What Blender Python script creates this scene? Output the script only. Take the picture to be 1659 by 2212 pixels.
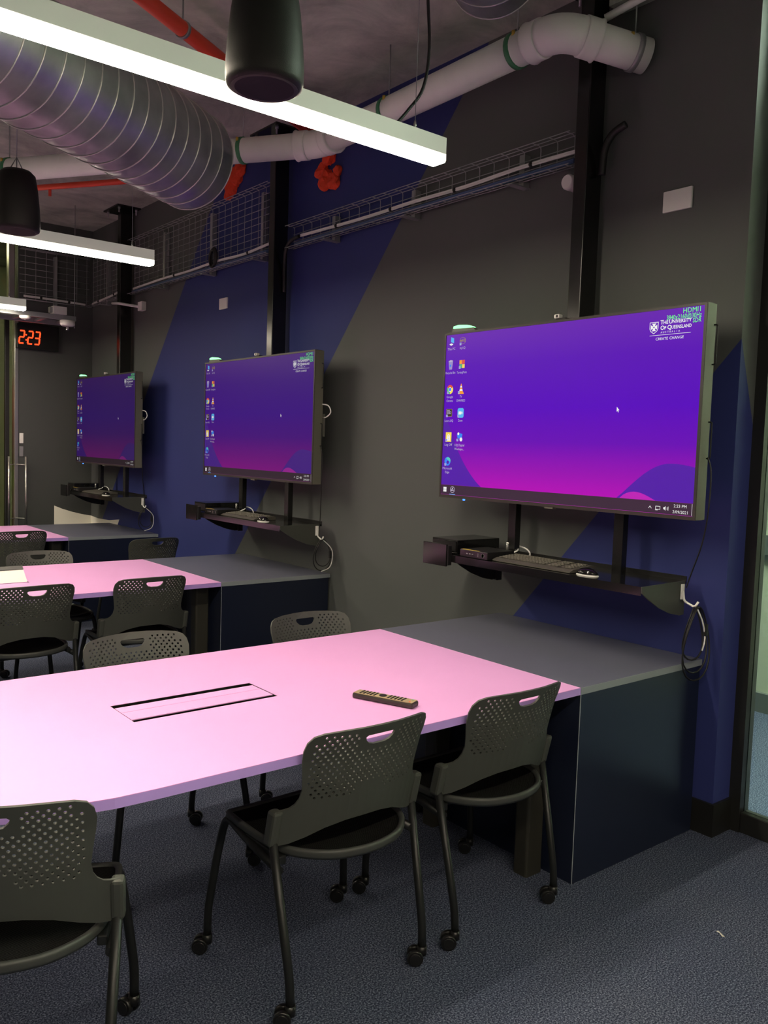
import bpy, bmesh, math, random
from mathutils import Vector, Matrix, noise
from mathutils.geometry import delaunay_2d_cdt
random.seed(7)
for o in list(bpy.data.objects): bpy.data.objects.remove(o)
SC = bpy.context.scene
COL = SC.collection
PI = math.pi

# ------------------------------------------------------------------ camera
cam_d = bpy.data.cameras.new('camera'); cam = bpy.data.objects.new('camera', cam_d); COL.objects.link(cam)
CX, CY, CZ, YAW, PITCH, ROLL, FPX = -3.2473, -2.4331, 1.5533, 0.6828, -0.0739, 0.0326, 1849.3
f_ = Vector((math.sin(YAW)*math.cos(PITCH), math.cos(YAW)*math.cos(PITCH), math.sin(PITCH)))
r0 = Vector((math.cos(YAW), -math.sin(YAW), 0)); u0 = r0.cross(f_)
cr, sr = math.cos(ROLL), math.sin(ROLL)
r_ = cr*r0 + sr*u0; u_ = -sr*r0 + cr*u0
M = Matrix((r_, u_, -f_)).transposed().to_4x4(); M.translation = (CX, CY, CZ)
cam.matrix_world = M
cam_d.sensor_fit = 'VERTICAL'; cam_d.sensor_height = 36.0; cam_d.lens = FPX/2212*36.0
cam_d.clip_start = 0.05
SC.camera = cam
# ------------------------------------------------------------------ world, exposure
w = bpy.data.worlds.new('world'); SC.world = w; w.use_nodes = True
w.node_tree.nodes['Background'].inputs[0].default_value = (0.5, 0.6, 0.7, 1)
w.node_tree.nodes['Background'].inputs[1].default_value = 0.02
vs = SC.view_settings
vs.view_transform = 'Standard'; vs.look = 'None'; vs.exposure = 0.0; vs.gamma = 1.0; vs.use_curve_mapping = False
LAMP_STRENGTH = 94.0
HALL_STRENGTH = 100.0
LAMP_COLOR = (1.0, 0.87, 0.68)

# ------------------------------------------------------------------ materials
def lin(c):
    if isinstance(c, str):
        c = [int(c[i:i+2], 16)/255 for i in (0, 2, 4)]
        c = [x/12.92 if x <= .04045 else ((x+.055)/1.055)**2.4 for x in c]
    return (c[0], c[1], c[2], 1.0)
def nt(name):
    m = bpy.data.materials.new(name); m.use_nodes = True
    return m, m.node_tree.nodes, m.node_tree.links, m.node_tree.nodes['Principled BSDF']
def mat(name, color, rough=.5, metal=0., spec=.5, emit=None, es=1., var=0., vscale=8., bump=0., bscale=200.):
    m, N, L, B = nt(name)
    c = lin(color)
    B.inputs['Base Color'].default_value = c
    B.inputs['Roughness'].default_value = rough
    B.inputs['Metallic'].default_value = metal
    B.inputs['Specular IOR Level'].default_value = spec
    if emit is not None:
        B.inputs['Emission Color'].default_value = lin(emit); B.inputs['Emission Strength'].default_value = es
    tc = N.new('ShaderNodeTexCoord')
    n = N.new('ShaderNodeTexNoise'); n.inputs['Scale'].default_value = vscale; n.inputs['Detail'].default_value = 4
    L.new(tc.outputs['Object'], n.inputs['Vector'])
    if var:
        r = N.new('ShaderNodeValToRGB'); r.color_ramp.elements[0].position = .3; r.color_ramp.elements[1].position = .7
        r.color_ramp.elements[0].color = [x*(1-var) for x in c[:3]]+[1]; r.color_ramp.elements[1].color = [min(1, x*(1+var)) for x in c[:3]]+[1]
        L.new(n.outputs['Fac'], r.inputs['Fac']); L.new(r.outputs['Color'], B.inputs['Base Color'])
    if bump:
        n2 = N.new('ShaderNodeTexNoise'); n2.inputs['Scale'].default_value = bscale; n2.inputs['Detail'].default_value = 2
        L.new(tc.outputs['Object'], n2.inputs['Vector'])
        b = N.new('ShaderNodeBump'); b.inputs['Strength'].default_value = bump; b.inputs['Distance'].default_value = .002
        L.new(n2.outputs['Fac'], b.inputs['Height']); L.new(b.outputs['Normal'], B.inputs['Normal'])
    return m
def emat(name, color, s=1.):
    m, N, L, B = nt(name)
    c = lin(color)
    B.inputs['Base Color'].default_value = (.01, .01, .01, 1); B.inputs['Roughness'].default_value = .6
    B.inputs['Specular IOR Level'].default_value = .2
    B.inputs['Emission Color'].default_value = c; B.inputs['Emission Strength'].default_value = s
    return m

class NB:                                   # small node-math builder
    def __init__(s, N, L): s.N, s.L = N, L
    def op(s, kind, a, b=None):
        n = s.N.new('ShaderNodeMath'); n.operation = kind
        for i, v in enumerate((a, b)):
            if v is None: continue
            if isinstance(v, (int, float)): n.inputs[i].default_value = v
            else: s.L.new(v, n.inputs[i])
        return n.outputs[0]
    def mix(s, f, a, b):
        n = s.N.new('ShaderNodeMix'); n.data_type = 'RGBA'
        for i, v in ((0, f), (6, a), (7, b)):
            if hasattr(v, 'is_linked'): s.L.new(v, n.inputs[i])
            elif isinstance(v, (int, float)): n.inputs[i].default_value = v
            else: n.inputs[i].default_value = v
        return n.outputs[2]

GREY_WALL = (.103, .111, .108); BLUE_WALL = (.034, .045, .180)
def wall_mat(name, kind):
    m, N, L, B = nt(name); q = NB(N, L)
    tc = N.new('ShaderNodeTexCoord'); sp = N.new('ShaderNodeSeparateXYZ'); L.new(tc.outputs['Object'], sp.inputs[0])
    X, Y, Z = sp.outputs
    if kind == 'right':
        def above(y0, z0, s):               # 1 where the point lies above the painted diagonal
            t = q.op('MULTIPLY_ADD', Y, s); t.node.inputs[2].default_value = z0 - s*y0
            return q.op('GREATER_THAN', Z, t)
        a1 = above(1.058, 3.389, -1.165); a0 = above(4.328, 2.83, -1.184)
        stripe = q.op('MULTIPLY', a1, q.op('SUBTRACT', 1.0, a0))
        t = q.op('MULTIPLY_ADD', Y, -1.15); t.node.inputs[2].default_value = 2.029 - 1.15*.644
        t2 = q.op('MULTIPLY_ADD', X, -2.6); L.new(t, t2.node.inputs[2])
        corner = q.op('LESS_THAN', Z, t2)
        fac = q.op('MAXIMUM', stripe, corner)
        c = q.mix(fac, GREY_WALL+(1,), BLUE_WALL+(1,))
        L.new(c, B.inputs['Base Color'])
    else:
        B.inputs['Base Color'].default_value = (.070, .076, .074, 1)
    B.inputs['Roughness'].default_value = .6; B.inputs['Specular IOR Level'].default_value = .22
    n2 = N.new('ShaderNodeTexNoise'); n2.inputs['Scale'].default_value = 120; L.new(tc.outputs['Object'], n2.inputs['Vector'])
    b = N.new('ShaderNodeBump'); b.inputs['Strength'].default_value = .08; b.inputs['Distance'].default_value = .002
    L.new(n2.outputs['Fac'], b.inputs['Height']); L.new(b.outputs['Normal'], B.inputs['Normal'])
    return m
def carpet_mat():
    m, N, L, B = nt('carpet'); q = NB(N, L)
    tc = N.new('ShaderNodeTexCoord')
    n = N.new('ShaderNodeTexNoise'); n.inputs['Scale'].default_value = 190; n.inputs['Detail'].default_value = 5; n.inputs['Roughness'].default_value = .7
    L.new(tc.outputs['Object'], n.inputs['Vector'])
    r = N.new('ShaderNodeValToRGB'); e = r.color_ramp.elements
    e[0].position = .38; e[0].color = (.010, .014, .028, 1); e[1].position = .66; e[1].color = (.235, .265, .34, 1)
    x = r.color_ramp.elements.new(.5); x.color = (.050, .062, .098, 1)
    L.new(n.outputs['Fac'], r.inputs['Fac'])
    n3 = N.new('ShaderNodeTexNoise'); n3.inputs['Scale'].default_value = 2.2; n3.inputs['Detail'].default_value = 3; L.new(tc.outputs['Object'], n3.inputs['Vector'])
    r3 = N.new('ShaderNodeValToRGB'); r3.color_ramp.elements[0].color = (.75, .78, .9, 1); r3.color_ramp.elements[1].color = (1.15, 1.1, 1.05, 1)
    L.new(n3.outputs['Fac'], r3.inputs['Fac'])
    mx = N.new('ShaderNodeMix'); mx.data_type = 'RGBA'; mx.blend_type = 'MULTIPLY'; mx.inputs[0].default_value = 1
    L.new(r.outputs['Color'], mx.inputs[6]); L.new(r3.outputs['Color'], mx.inputs[7]); L.new(mx.outputs[2], B.inputs['Base Color'])
    B.inputs['Roughness'].default_value = .95; B.inputs['Specular IOR Level'].default_value = .1
    b = N.new('ShaderNodeBump'); b.inputs['Strength'].default_value = .25; b.inputs['Distance'].default_value = .003
    L.new(n.outputs['Fac'], b.inputs['Height']); L.new(b.outputs['Normal'], B.inputs['Normal'])
    return m
def concrete_mat():
    m, N, L, B = nt('concrete')
    tc = N.new('ShaderNodeTexCoord')
    n = N.new('ShaderNodeTexNoise'); n.inputs['Scale'].default_value = 2.2; n.inputs['Detail'].default_value = 8; n.inputs['Roughness'].default_value = .65; n.inputs['Distortion'].default_value = .6
    L.new(tc.outputs['Object'], n.inputs['Vector'])
    r = N.new('ShaderNodeValToRGB'); e = r.color_ramp.elements
    e[0].position = .35; e[0].color = (.26, .285, .25, 1); e[1].position = .65; e[1].color = (.54, .58, .50, 1)
    L.new(n.outputs['Fac'], r.inputs['Fac']); L.new(r.outputs['Color'], B.inputs['Base Color'])
    B.inputs['Roughness'].default_value = .9
    n2 = N.new('ShaderNodeTexNoise'); n2.inputs['Scale'].default_value = 40; L.new(tc.outputs['Object'], n2.inputs['Vector'])
    b = N.new('ShaderNodeBump'); b.inputs['Strength'].default_value = .3; b.inputs['Distance'].default_value = .005
    L.new(n2.outputs['Fac'], b.inputs['Height']); L.new(b.outputs['Normal'], B.inputs['Normal'])
    return m
def glass_mat(name, tint=(.8, .86, .8), refl=.08):
    m, N, L, B = nt(name); out = N['Material Output']
    t = N.new('ShaderNodeBsdfTransparent'); t.inputs[0].default_value = tint+(1,)
    g = N.new('ShaderNodeBsdfGlossy'); g.inputs['Roughness'].default_value = .03
    fr = N.new('ShaderNodeFresnel'); fr.inputs[0].default_value = 1.45
    mx = N.new('ShaderNodeMixShader'); L.new(fr.outputs[0], mx.inputs[0]); L.new(t.outputs[0], mx.inputs[1]); L.new(g.outputs[0], mx.inputs[2])
    L.new(mx.outputs[0], out.inputs['Surface'])
    return m
def mesh_fabric_mat():
    m, N, L, B = nt('seat_mesh_fabric')
    tc = N.new('ShaderNodeTexCoord')
    ck = N.new('ShaderNodeTexChecker'); ck.inputs['Scale'].default_value = 260
    ck.inputs[1].default_value = (.002, .002, .002, 1); ck.inputs[2].default_value = (.016, .016, .015, 1)
    L.new(tc.outputs['Object'], ck.inputs['Vector']); L.new(ck.outputs['Color'], B.inputs['Base Color'])
    B.inputs['Roughness'].default_value = .8; B.inputs['Specular IOR Level'].default_value = .06
    return m
def screen_mat(name, s, sat):
    m, N, L, B = nt(name)
    tc = N.new('ShaderNodeTexCoord'); sp = N.new('ShaderNodeSeparateXYZ'); L.new(tc.outputs['Object'], sp.inputs[0])
    mr = N.new('ShaderNodeMapRange'); mr.inputs[1].default_value = .06; mr.inputs[2].default_value = .83; L.new(sp.outputs[2], mr.inputs[0])
    r = N.new('ShaderNodeValToRGB'); e = r.color_ramp.elements
    e[0].position = 0; e[0].color = lin('b610b4'); e[1].position = 1; e[1].color = lin('6a2aae')
    for p, c in ((.12, '9a12b0'), (.30, '6a0eb4'), (.5, '5a08bc'), (.78, '5c14b4')):
        x = r.color_ramp.elements.new(p); x.color = lin(c)
    L.new(mr.outputs[0], r.inputs['Fac'])
    hs = N.new('ShaderNodeHueSaturation'); hs.inputs['Saturation'].default_value = sat; L.new(r.outputs['Color'], hs.inputs['Color'])
    L.new(hs.outputs['Color'], B.inputs['Emission Color']); B.inputs['Emission Strength'].default_value = s
    B.inputs['Base Color'].default_value = (.004, .004, .005, 1); B.inputs['Roughness'].default_value = .3; B.inputs['Specular IOR Level'].default_value = .05
    return m

MT = {}
MT['carpet'] = carpet_mat(); MT['concrete'] = concrete_mat()
MT['wall_r'] = wall_mat('painted_feature_wall', 'right'); MT['wall_g'] = wall_mat('charcoal_wall', 'g')
MT['plain'] = mat('pale_wall_paint', (.20, .20, .19), .8, var=.04)
MT['corr'] = mat('corridor_paint', (.50, .52, .40), .7, var=.06, vscale=2)
MT['corr_d'] = mat('corridor_band', (.12, .13, .12), .6)
MT['skirt'] = mat('black_skirting', (.012, .012, .011), .45)
MT['blackframe'] = mat('black_aluminium', (.018, .018, .017), .4, spec=.4)
MT['alu'] = mat('brushed_aluminium', (.55, .54, .50), .3, metal=.9)
MT['glass'] = glass_mat('window_glass'); MT['glass2'] = glass_mat('door_glass', (.75, .76, .62))
MT['pink'] = mat('pink_laminate', (.84, .42, .80), .42, spec=.35, var=.015, vscale=3)
MT['lilac'] = mat('lilac_edge_band', (.50, .32, .80), .45)  # cool light on the pink table edge, put into the band colour
MT['greytop'] = mat('slate_laminate', (.118, .124, .170), .4, var=.04, vscale=4)
MT['greyedge'] = mat('slate_edge_band', (.26, .29, .31), .45)
MT['navy'] = mat('navy_laminate', (.010, .014, .032), .28, spec=.55)
MT['trimline'] = mat('pale_edge_line', (.35, .38, .42), .4)
MT['darkpl'] = mat('charcoal_plastic', (.056, .060, .051), .5, bump=.15, bscale=900)
MT['darktube'] = mat('black_powder_coat', (.012, .013, .013), .38, spec=.35)
MT['darkleg'] = mat('dark_olive_leg', (.030, .029, .022), .5)
MT['rim'] = mat('dark_seat_rim', (.044, .047, .043), .5)
MT['meshf'] = mesh_fabric_mat()
MT['caster'] = mat('black_caster', (.010, .010, .010), .3)
MT['black'] = mat('black_plastic', (.008, .008, .008), .4)
MT['gloss'] = mat('gloss_black', (.006, .006, .006), .12, spec=.6)
MT['post'] = mat('black_steel_post', (.008, .008, .008), .22, spec=.6)
MT['bezel'] = mat('dark_bezel', (.035, .030, .027), .4)
MT['tvside'] = mat('tv_side', (.13, .13, .10), .45)
MT['white'] = mat('white_plastic', (.84, .83, .80), .45)
MT['lampbody'] = mat('glow_lamp_body', (.80, .82, .74), .5, emit=(1., 1., .80), es=.16)  # housing glow added to imitate spill and bloom from the diffuser
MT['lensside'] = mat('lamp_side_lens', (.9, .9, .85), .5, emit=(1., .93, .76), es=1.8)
MT['panelframe'] = mat('panel_frame', (.8, .8, .78), .5)
MT['lens'] = mat('lamp_diffuser', (.9, .9, .9), .5, emit=LAMP_COLOR, es=LAMP_STRENGTH)
MT['pvc'] = mat('white_pvc', (.87, .87, .84), .4, var=.05, vscale=6)
MT['green'] = mat('green_clamp_liner', (.05, .22, .10), .6)
MT['zinc'] = mat('galvanised_steel', (.40, .43, .42), .40, metal=.85, var=.22, vscale=7)
MT['zincd'] = mat('dull_zinc_wire', (.36, .37, .38), .4, metal=.55)
MT['seam'] = mat('duct_seam', (.62, .62, .60), .3, metal=.8)
MT['red'] = mat('red_pipe_paint', (.80, .075, .035), .45)
MT['foam'] = mat('orange_red_sealant', (.75, .055, .015), .85, bump=.8, bscale=60)
MT['wcable'] = mat('white_cable', (.80, .79, .78), .5); MT['bcable'] = mat('blue_cable', (.05, .10, .22), .5)
MT['cable'] = mat('black_cable', (.012, .012, .012), .5)
MT['speaker'] = mat('black_speaker', (.016, .015, .014), .5, spec=.2, bump=.2, bscale=500)
MT['grille'] = mat('speaker_grille', (.035, .032, .030), .6)
MT['led_g'] = emat('green_led', (.30, 1.0, .42), 1.9)
MT['ledshell'] = mat('smoky_shell', (.10, .10, .085), .35)
MT['led_b'] = emat('blue_led', (.05, .2, 1.0), 3.0)
MT['led_r'] = emat('red_digits', (1.0, .055, .012), 2.6)
MT['keys'] = mat('dark_keys', (.12, .112, .092), .55)
MT['kbase'] = mat('keyboard_base', (.075, .070, .058), .5)
MT['steel'] = mat('bright_steel', (.7, .7, .68), .25, metal=.9)
MT['remote'] = mat('remote_body', (.030, .024, .018), .4); MT['remtop'] = mat('remote_face', (.40, .31, .18), .4)
MT['btn'] = mat('remote_buttons', (.012, .010, .010), .5); MT['btn_r'] = mat('orange_button', (.8, .2, .08), .5); MT['btn_g'] = mat('green_button', (.25, .6, .4), .5)
MT['yellow'] = mat('yellow_label', (.55, .38, .05), .5)
MT['paper'] = mat('paper_scrap', (.75, .72, .65), .8)
MT['cream'] = mat('cream_matt', (.92, .89, .78), .7)
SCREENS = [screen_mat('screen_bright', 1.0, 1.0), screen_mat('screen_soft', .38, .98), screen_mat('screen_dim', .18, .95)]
TX = {k: emat('screen_'+k, v, s) for k, v, s in (('white', (1, 1, 1), .85), ('soft', (.85, .75, 1), .6), ('lime', (.16, 1.0, .22), 1.), ('violet', (.075, .002, .37), 1.), ('task', (.035, .012, .035), 1.),
    ('sky', (.1, .5, .95), .9), ('orange', (1, .35, .03), .9), ('redd', (.9, .1, .05), .8), ('yel', (1, .75, .1), .9), ('grn', (.1, .6, .2), .8), ('zoomb', (.03, .25, .95), .9), ('blk', (.01, .01, .01), 1.), ('lav', (.45, .38, .8), .7), ('gold', (.45, .34, .05), .8), ('teal', (.1, .7, .6), .8), ('mag', (.50, .006, .45), 1.))}

# ------------------------------------------------------------------ mesh helpers
class G:
    def __init__(s): s.v, s.f, s.m, s.mi, s.sm = [], [], [], 0, []
    def add(s, vs, fs, smooth=False):
        b = len(s.v); s.v += [tuple(v) for v in vs]
        for f in fs: s.f.append([b+i for i in f]); s.m.append(s.mi); s.sm.append(smooth)
        return s
    def box(s, x0, x1, y0, y1, z0, z1):
        return s.add([(x0,y0,z0),(x1,y0,z0),(x1,y1,z0),(x0,y1,z0),(x0,y0,z1),(x1,y0,z1),(x1,y1,z1),(x0,y1,z1)],
                     [(0,3,2,1),(4,5,6,7),(0,1,5,4),(1,2,6,5),(2,3,7,6),(3,0,4,7)])
    def rbox(s, x0, x1, y0, y1, z0, z1, r=.004):
        bm = bmesh.new(); bmesh.ops.create_cube(bm, size=1)
        for v in bm.verts: v.co = Vector(((x0+x1)/2+v.co.x*(x1-x0), (y0+y1)/2+v.co.y*(y1-y0), (z0+z1)/2+v.co.z*(z1-z0)))
        bmesh.ops.bevel(bm, geom=bm.edges[:], offset=r, segments=2, affect='EDGES', profile=.5)
        bm.verts.index_update()
        s.add([v.co[:] for v in bm.verts], [[v.index for v in f.verts] for f in bm.faces], False); bm.free(); return s
    def tube(s, pts, r, n=10, closed=False, cap=True, rs=None):
        P = [Vector(p) for p in pts]; k = len(P); rings = []
        up = None
        for i in range(k):
            if closed: t = (P[(i+1) % k]-P[i-1])
            else: t = P[min(i+1, k-1)]-P[max(i-1, 0)]
            t.normalize()
            if up is None:
                up = Vector((0,0,1)) if abs(t.z) < .9 else Vector((1,0,0))
            a = (up - t*up.dot(t)).normalized(); b = t.cross(a); up = a
            R = rs[i] if rs else r
            rings.append([P[i]+R*(math.cos(2*PI*j/n)*a+math.sin(2*PI*j/n)*b) for j in range(n)])
        vs = [v for R in rings for v in R]; fs = []
        for i in range(k if closed else k-1):
            for j in range(n):
                i2 = (i+1) % k
                fs.append((i*n+j, i*n+(j+1) % n, i2*n+(j+1) % n, i2*n+j))
        s.add(vs, fs, True)
        if cap and not closed:
            b = len(s.v)-len(vs)
            s.f.append([b+j for j in range(n)][::-1]); s.m.append(s.mi); s.sm.append(False)
            s.f.append([b+(k-1)*n+j for j in range(n)]); s.m.append(s.mi); s.sm.append(False)
        return s
    def lathe(s, prof, c=(0,0,0), n=24, axis='z'):
        vs, fs = [], []
        for (r, h) in prof:
            for j in range(n):
                a = 2*PI*j/n; p = (r*math.cos(a), r*math.sin(a), h)
                if axis == 'x': p = (p[2], p[0], p[1])
                if axis == 'y': p = (p[1], p[2], p[0])
                vs.append((c[0]+p[0], c[1]+p[1], c[2]+p[2]))
        for i in range(len(prof)-1):
            for j in range(n): fs.append((i*n+j, i*n+(j+1) % n, (i+1)*n+(j+1) % n, (i+1)*n+j))
        s.add(vs, fs, True); b = len(s.v)-len(vs)
        for i, rev in ((0, True), (len(prof)-1, False)):
            if prof[i][0] > 1e-4:
                f = [b+i*n+j for j in range(n)]; s.f.append(f[::-1] if rev else f); s.m.append(s.mi); s.sm.append(False)
        return s
    def prism(s, poly, h0, h1, axis='z'):       # poly in the two other axes, extruded along axis
        def mk(a, b, h): return {'z': (a, b, h), 'x': (h, a, b), 'y': (a, h, b)}[axis]
        n = len(poly); vs = [mk(a, b, h0) for a, b in poly]+[mk(a, b, h1) for a, b in poly]
        fs = [list(range(n))[::-1], list(range(n, 2*n))]+[(i, (i+1) % n, n+(i+1) % n, n+i) for i in range(n)]
        return s.add(vs, fs)
    def mesh(s, name, mats):
        me = bpy.data.meshes.new(name); me.from_pydata(s.v, [], s.f)
        for m in (mats if isinstance(mats, list) else [mats]): me.materials.append(MT[m] if isinstance(m, str) else m)
        me.polygons.foreach_set('material_index', s.m); me.polygons.foreach_set('use_smooth', s.sm)
        bm = bmesh.new(); bm.from_mesh(me); bmesh.ops.recalc_face_normals(bm, faces=bm.faces[:]); bm.to_mesh(me); bm.free()
        me.update(); return me
    def build(s, name, mats, parent=None, loc=None, rz=0, label=None):
        return link(name, s.mesh(name, mats), parent, loc, rz, label)
def link(name, me, parent=None, loc=None, rz=0, label=None):
    o = bpy.data.objects.new(name, me); COL.objects.link(o); o.parent = parent
    if loc: o.location = loc
    if rz: o.rotation_euler = (0, 0, rz)
    if label: o['label'] = label
    return o
def tag(o, label, cat, group=None):
    o['label'] = label; o['category'] = cat
    if group: o['group'] = group
    return o
def thing(name, label, cat, loc=(0,0,0), rz=0, group=None):
    o = bpy.data.objects.new(name, None); COL.objects.link(o); o.empty_display_size = .1
    o.location = loc; o.rotation_euler = (0, 0, rz); return tag(o, label, cat, group)
def struct(o): o['kind'] = 'structure'; return o
def dup(o, parent=None, loc=None, rz=None, label=None, group=None):
    c = o.copy(); COL.objects.link(c); c.parent = parent
    if loc is not None: c.location = loc
    if rz is not None: c.rotation_euler = (0, 0, rz)
    if label: c['label'] = label
    if group: c['group'] = group
    for ch in list(o.children): dup(ch, c)
    return c
def smooth_path(pts, n=8, closed=False):
    P = [Vector(p) for p in pts]; k = len(P); out = []
    for i in range(k if closed else k-1):
        if closed: a, b, c, d = P[i-1], P[i], P[(i+1) % k], P[(i+2) % k]
        else: a, b, c, d = P[max(i-1, 0)], P[i], P[i+1], P[min(i+2, k-1)]
        for j in range(n):
            t = j/n
            out.append(.5*((2*b)+(c-a)*t+(2*a-5*b+4*c-d)*t*t+(3*b-a-3*c+d)*t**3))
    if not closed: out.append(P[-1])
    return out
def bend(pts, r=.05, n=5):                    # polyline with rounded corners
    P = [Vector(p) for p in pts]; out = [P[0]]
    for i in range(1, len(P)-1):
        a = (P[i-1]-P[i]); b = (P[i+1]-P[i]); ra = min(r, a.length*.45, b.length*.45)
        p0 = P[i]+a.normalized()*ra; p1 = P[i]+b.normalized()*ra
        for j in range(n+1):
            t = j/n; out.append((1-t)**2*p0+2*t*(1-t)*P[i]+t*t*p1)
    out.append(P[-1]); return out
def cdt_plate(outer, holes, extra=()):
    vs = [Vector(p) for p in outer]; faces = [list(range(len(outer)))]; n0 = len(vs); edges = [(i, (i+1) % n0) for i in range(n0)]
    for h in holes:
        b = len(vs); vs += [Vector(p) for p in h]; edges += [(b+i, b+(i+1) % len(h)) for i in range(len(h))]
    vs += [Vector(p) for p in extra]
    V, E_, F, *_ = delaunay_2d_cdt(vs, edges, [], 0, 1e-6)
    def inside(p, poly):
        c = False; j = len(poly)-1
        for i in range(len(poly)):
            a, b = poly[i], poly[j]
            if (a[1] > p[1]) != (b[1] > p[1]) and p[0] < (b[0]-a[0])*(p[1]-a[1])/(b[1]-a[1])+a[0]: c = not c
            j = i
        return c
    boxes = [(min(p[0] for p in h), max(p[0] for p in h), min(p[1] for p in h), max(p[1] for p in h), h) for h in holes]
    keep = []
    for f in F:
        c = (sum(V[i][0] for i in f)/len(f), sum(V[i][1] for i in f)/len(f))
        if not inside(c, outer): continue
        if any(b[0] <= c[0] <= b[1] and b[2] <= c[1] <= b[3] and inside(c, b[4]) for b in boxes): continue
        keep.append(list(f))
    return V, keep
def solid(V3, F, thick):
    bm = bmesh.new(); vv = [bm.verts.new(v) for v in V3]
    for f in F:
        try: bm.faces.new([vv[i] for i in f])
        except ValueError: pass
    bmesh.ops.delete(bm, geom=[v for v in bm.verts if not v.link_faces], context='VERTS')
    bmesh.ops.recalc_face_normals(bm, faces=bm.faces[:])
    bmesh.ops.solidify(bm, geom=bm.faces[:], thickness=thick)
    bm.verts.index_update()
    out = ([v.co[:] for v in bm.verts], [[v.index for v in f.verts] for f in bm.faces]); bm.free(); return out

# ------------------------------------------------------------------ the room
ZC = 3.66; YE = 6.40; XL = -7.0; YB = -6.0; YR = -0.648
struct(G().box(XL, 3.2, YB, 9.0, -.05, 0).build('floor', 'carpet'))
struct(G().box(XL, 3.2, YB, 9.0, ZC, ZC+.2).build('ceiling', 'concrete'))
wr = struct(G().box(0, .13, YR, YE+.1, 0, ZC).build('wall_right', 'wall_r'))
XD = -.73
we = struct(G().box(XD, 0, YE, YE+.1, 0, ZC).build('wall_end', 'wall_g'))
struct(G().box(XL-.1, XL, YB, 9, 0, ZC).build('wall_left', 'plain'))
struct(G().box(XL, 3.2, YB-.1, YB, 0, ZC).build('wall_back', 'plain'))
struct(G().box(XL, -2.2, YE, YE+.1, 0, ZC).build('wall_far', 'plain'))
struct(G().box(3.2, 3.3, YB, 9, 0, ZC).build('wall_corridor', 'corr'))
struct(G().box(XL, 3.2, 9.0, 9.1, 0, ZC).build('wall_beyond', 'corr'))
struct(G().prism([(-.012, YR-.012), (.13, YR-.012), (.13, YR), (0, YR), (0, YE), (-.012, YE)], 0, .137).build('baseboard_right', 'skirt'))
struct(G().box(XD, -.012, YE-.012, YE, 0, .137).build('baseboard_end', 'skirt'))
struct(G().box(-.10, .13, -1.9, .0, 3.50, ZC).build('trim_1', 'concrete'))       # downstand over the glazing

# cream swoosh that wraps the corner, laid on the two walls
def swoosh(pts, name, parent, axis, h0, h1): return G().prism(pts, h0, h1, axis).build(name, 'cream', parent)
top = [(-.379, .868), (-.30, .835), (-.20, .802), (-.10, .776), (-.001, .757)]
swoosh([(-.379, .60), (-.001, .60)]+top[::-1], 'cream_swoosh', we, 'y', YE-.002, YE)
swoosh([(6.399, .60), (5.78, .60), (5.643, .781), (5.9, .752), (6.2, .745), (6.399, .757)], 'cream_swoosh', wr, 'x', -.002, 0)

# glazing on the return side
gz = bpy.data.objects.new('window_1', None); COL.objects.link(gz); gz.location = (.165, YR, 0); struct(gz)
GL = -3.9
G().box(-.036, .035, -.050, .001, 0, 3.50).build('jamb', 'blackframe', gz)
G().rbox(-.03, .03, GL, -.050, 0, .085, .004).build('bottom_rail', 'blackframe', gz)
G().rbox(-.03, .03, GL, -.050, 3.40, 3.50, .004).build('top_rail', 'blackframe', gz)
G().rbox(-.035, .035, GL-.08, GL, 0, 3.50, .004).build('jamb', 'blackframe', gz)
G().rbox(-.03, .03, -2.0, -1.94, .085, 3.40, .004).build('mullion', 'blackframe', gz)
G().box(-.004, .004, -1.94, -.050, .085, 3.40).build('pane', 'glass', gz)
G().box(-.004, .004, GL, -2.0, .085, 3.40).build('pane', 'glass', gz)
struct(G().box(.13, .25, YB, YR+GL-.08, 0, ZC).build('wall_glazed_end', 'plain'))
struct(G().box(1.9, 2.0, YB, 6, 0, ZC).build('wall_hall', 'corr'))
G().box(1.87, 1.9, YB, 5.9, .98, 1.10).build('handrail_band', 'corr_d', bpy.data.objects['wall_hall'])
G().box(1.87, 1.9, YB, 5.9, 0, .12).build('skirting', 'corr_d', bpy.data.objects['wall_hall'])

# glass door in the end wall
dr = bpy.data.objects.new('door_1', None); COL.objects.link(dr); dr.location = (XD, YE, 0); struct(dr)
G().rbox(-.035, 0, -.01, .08, 0, 2.75, .003).build('jamb', 'alu', dr)
G().rbox(-.115, -.075, .02, .06, 0, 2.70, .003).build('stile', 'blackframe', dr)
G().box(-.075, -.035, .036, .044, 0, 2.70).build('pane', 'glass2', dr)
G().box(-.95, -.115, .036, .044, 0, 2.70).build('pane', 'glass2', dr)
G().rbox(-1.47, 0, -.01, .08, 2.75, 2.85, .003).build('head', 'blackframe', dr)
G().rbox(-1.0, -.95, .02, .06, 0, 2.70, .003).build('stile', 'blackframe', dr)
G().box(-1.47, -1.0, .036, .044, 0, 2.70).build('pane', 'glass2', dr)
G().box(-1.47, 0, .036, .044, 2.85, ZC).build('pane', 'glass2', dr)
G().rbox(-.085, -.035, -.01, .08, 2.85, ZC, .003).build('mullion', 'alu', dr)
for x in (-.105, .055):
    h = G().tube([(x, -.07, .62), (x, -.07, 1.36)], .011, 10).build('pull_handle', 'alu', dr)
    for z in (.75, 1.28): G().tube([(x, -.07, z), (-.03, -.0, z)], .006, 8).build('handle_post', 'alu', h)
tag(link('colour_banner', G().box(-2.2, -1.05, 8.3, 8.32, .3, 2.2).mesh('colour_banner', 'cream')), 'bright orange and lime banner beyond the glass door', 'banner')
bn = bpy.data.objects['colour_banner']
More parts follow.
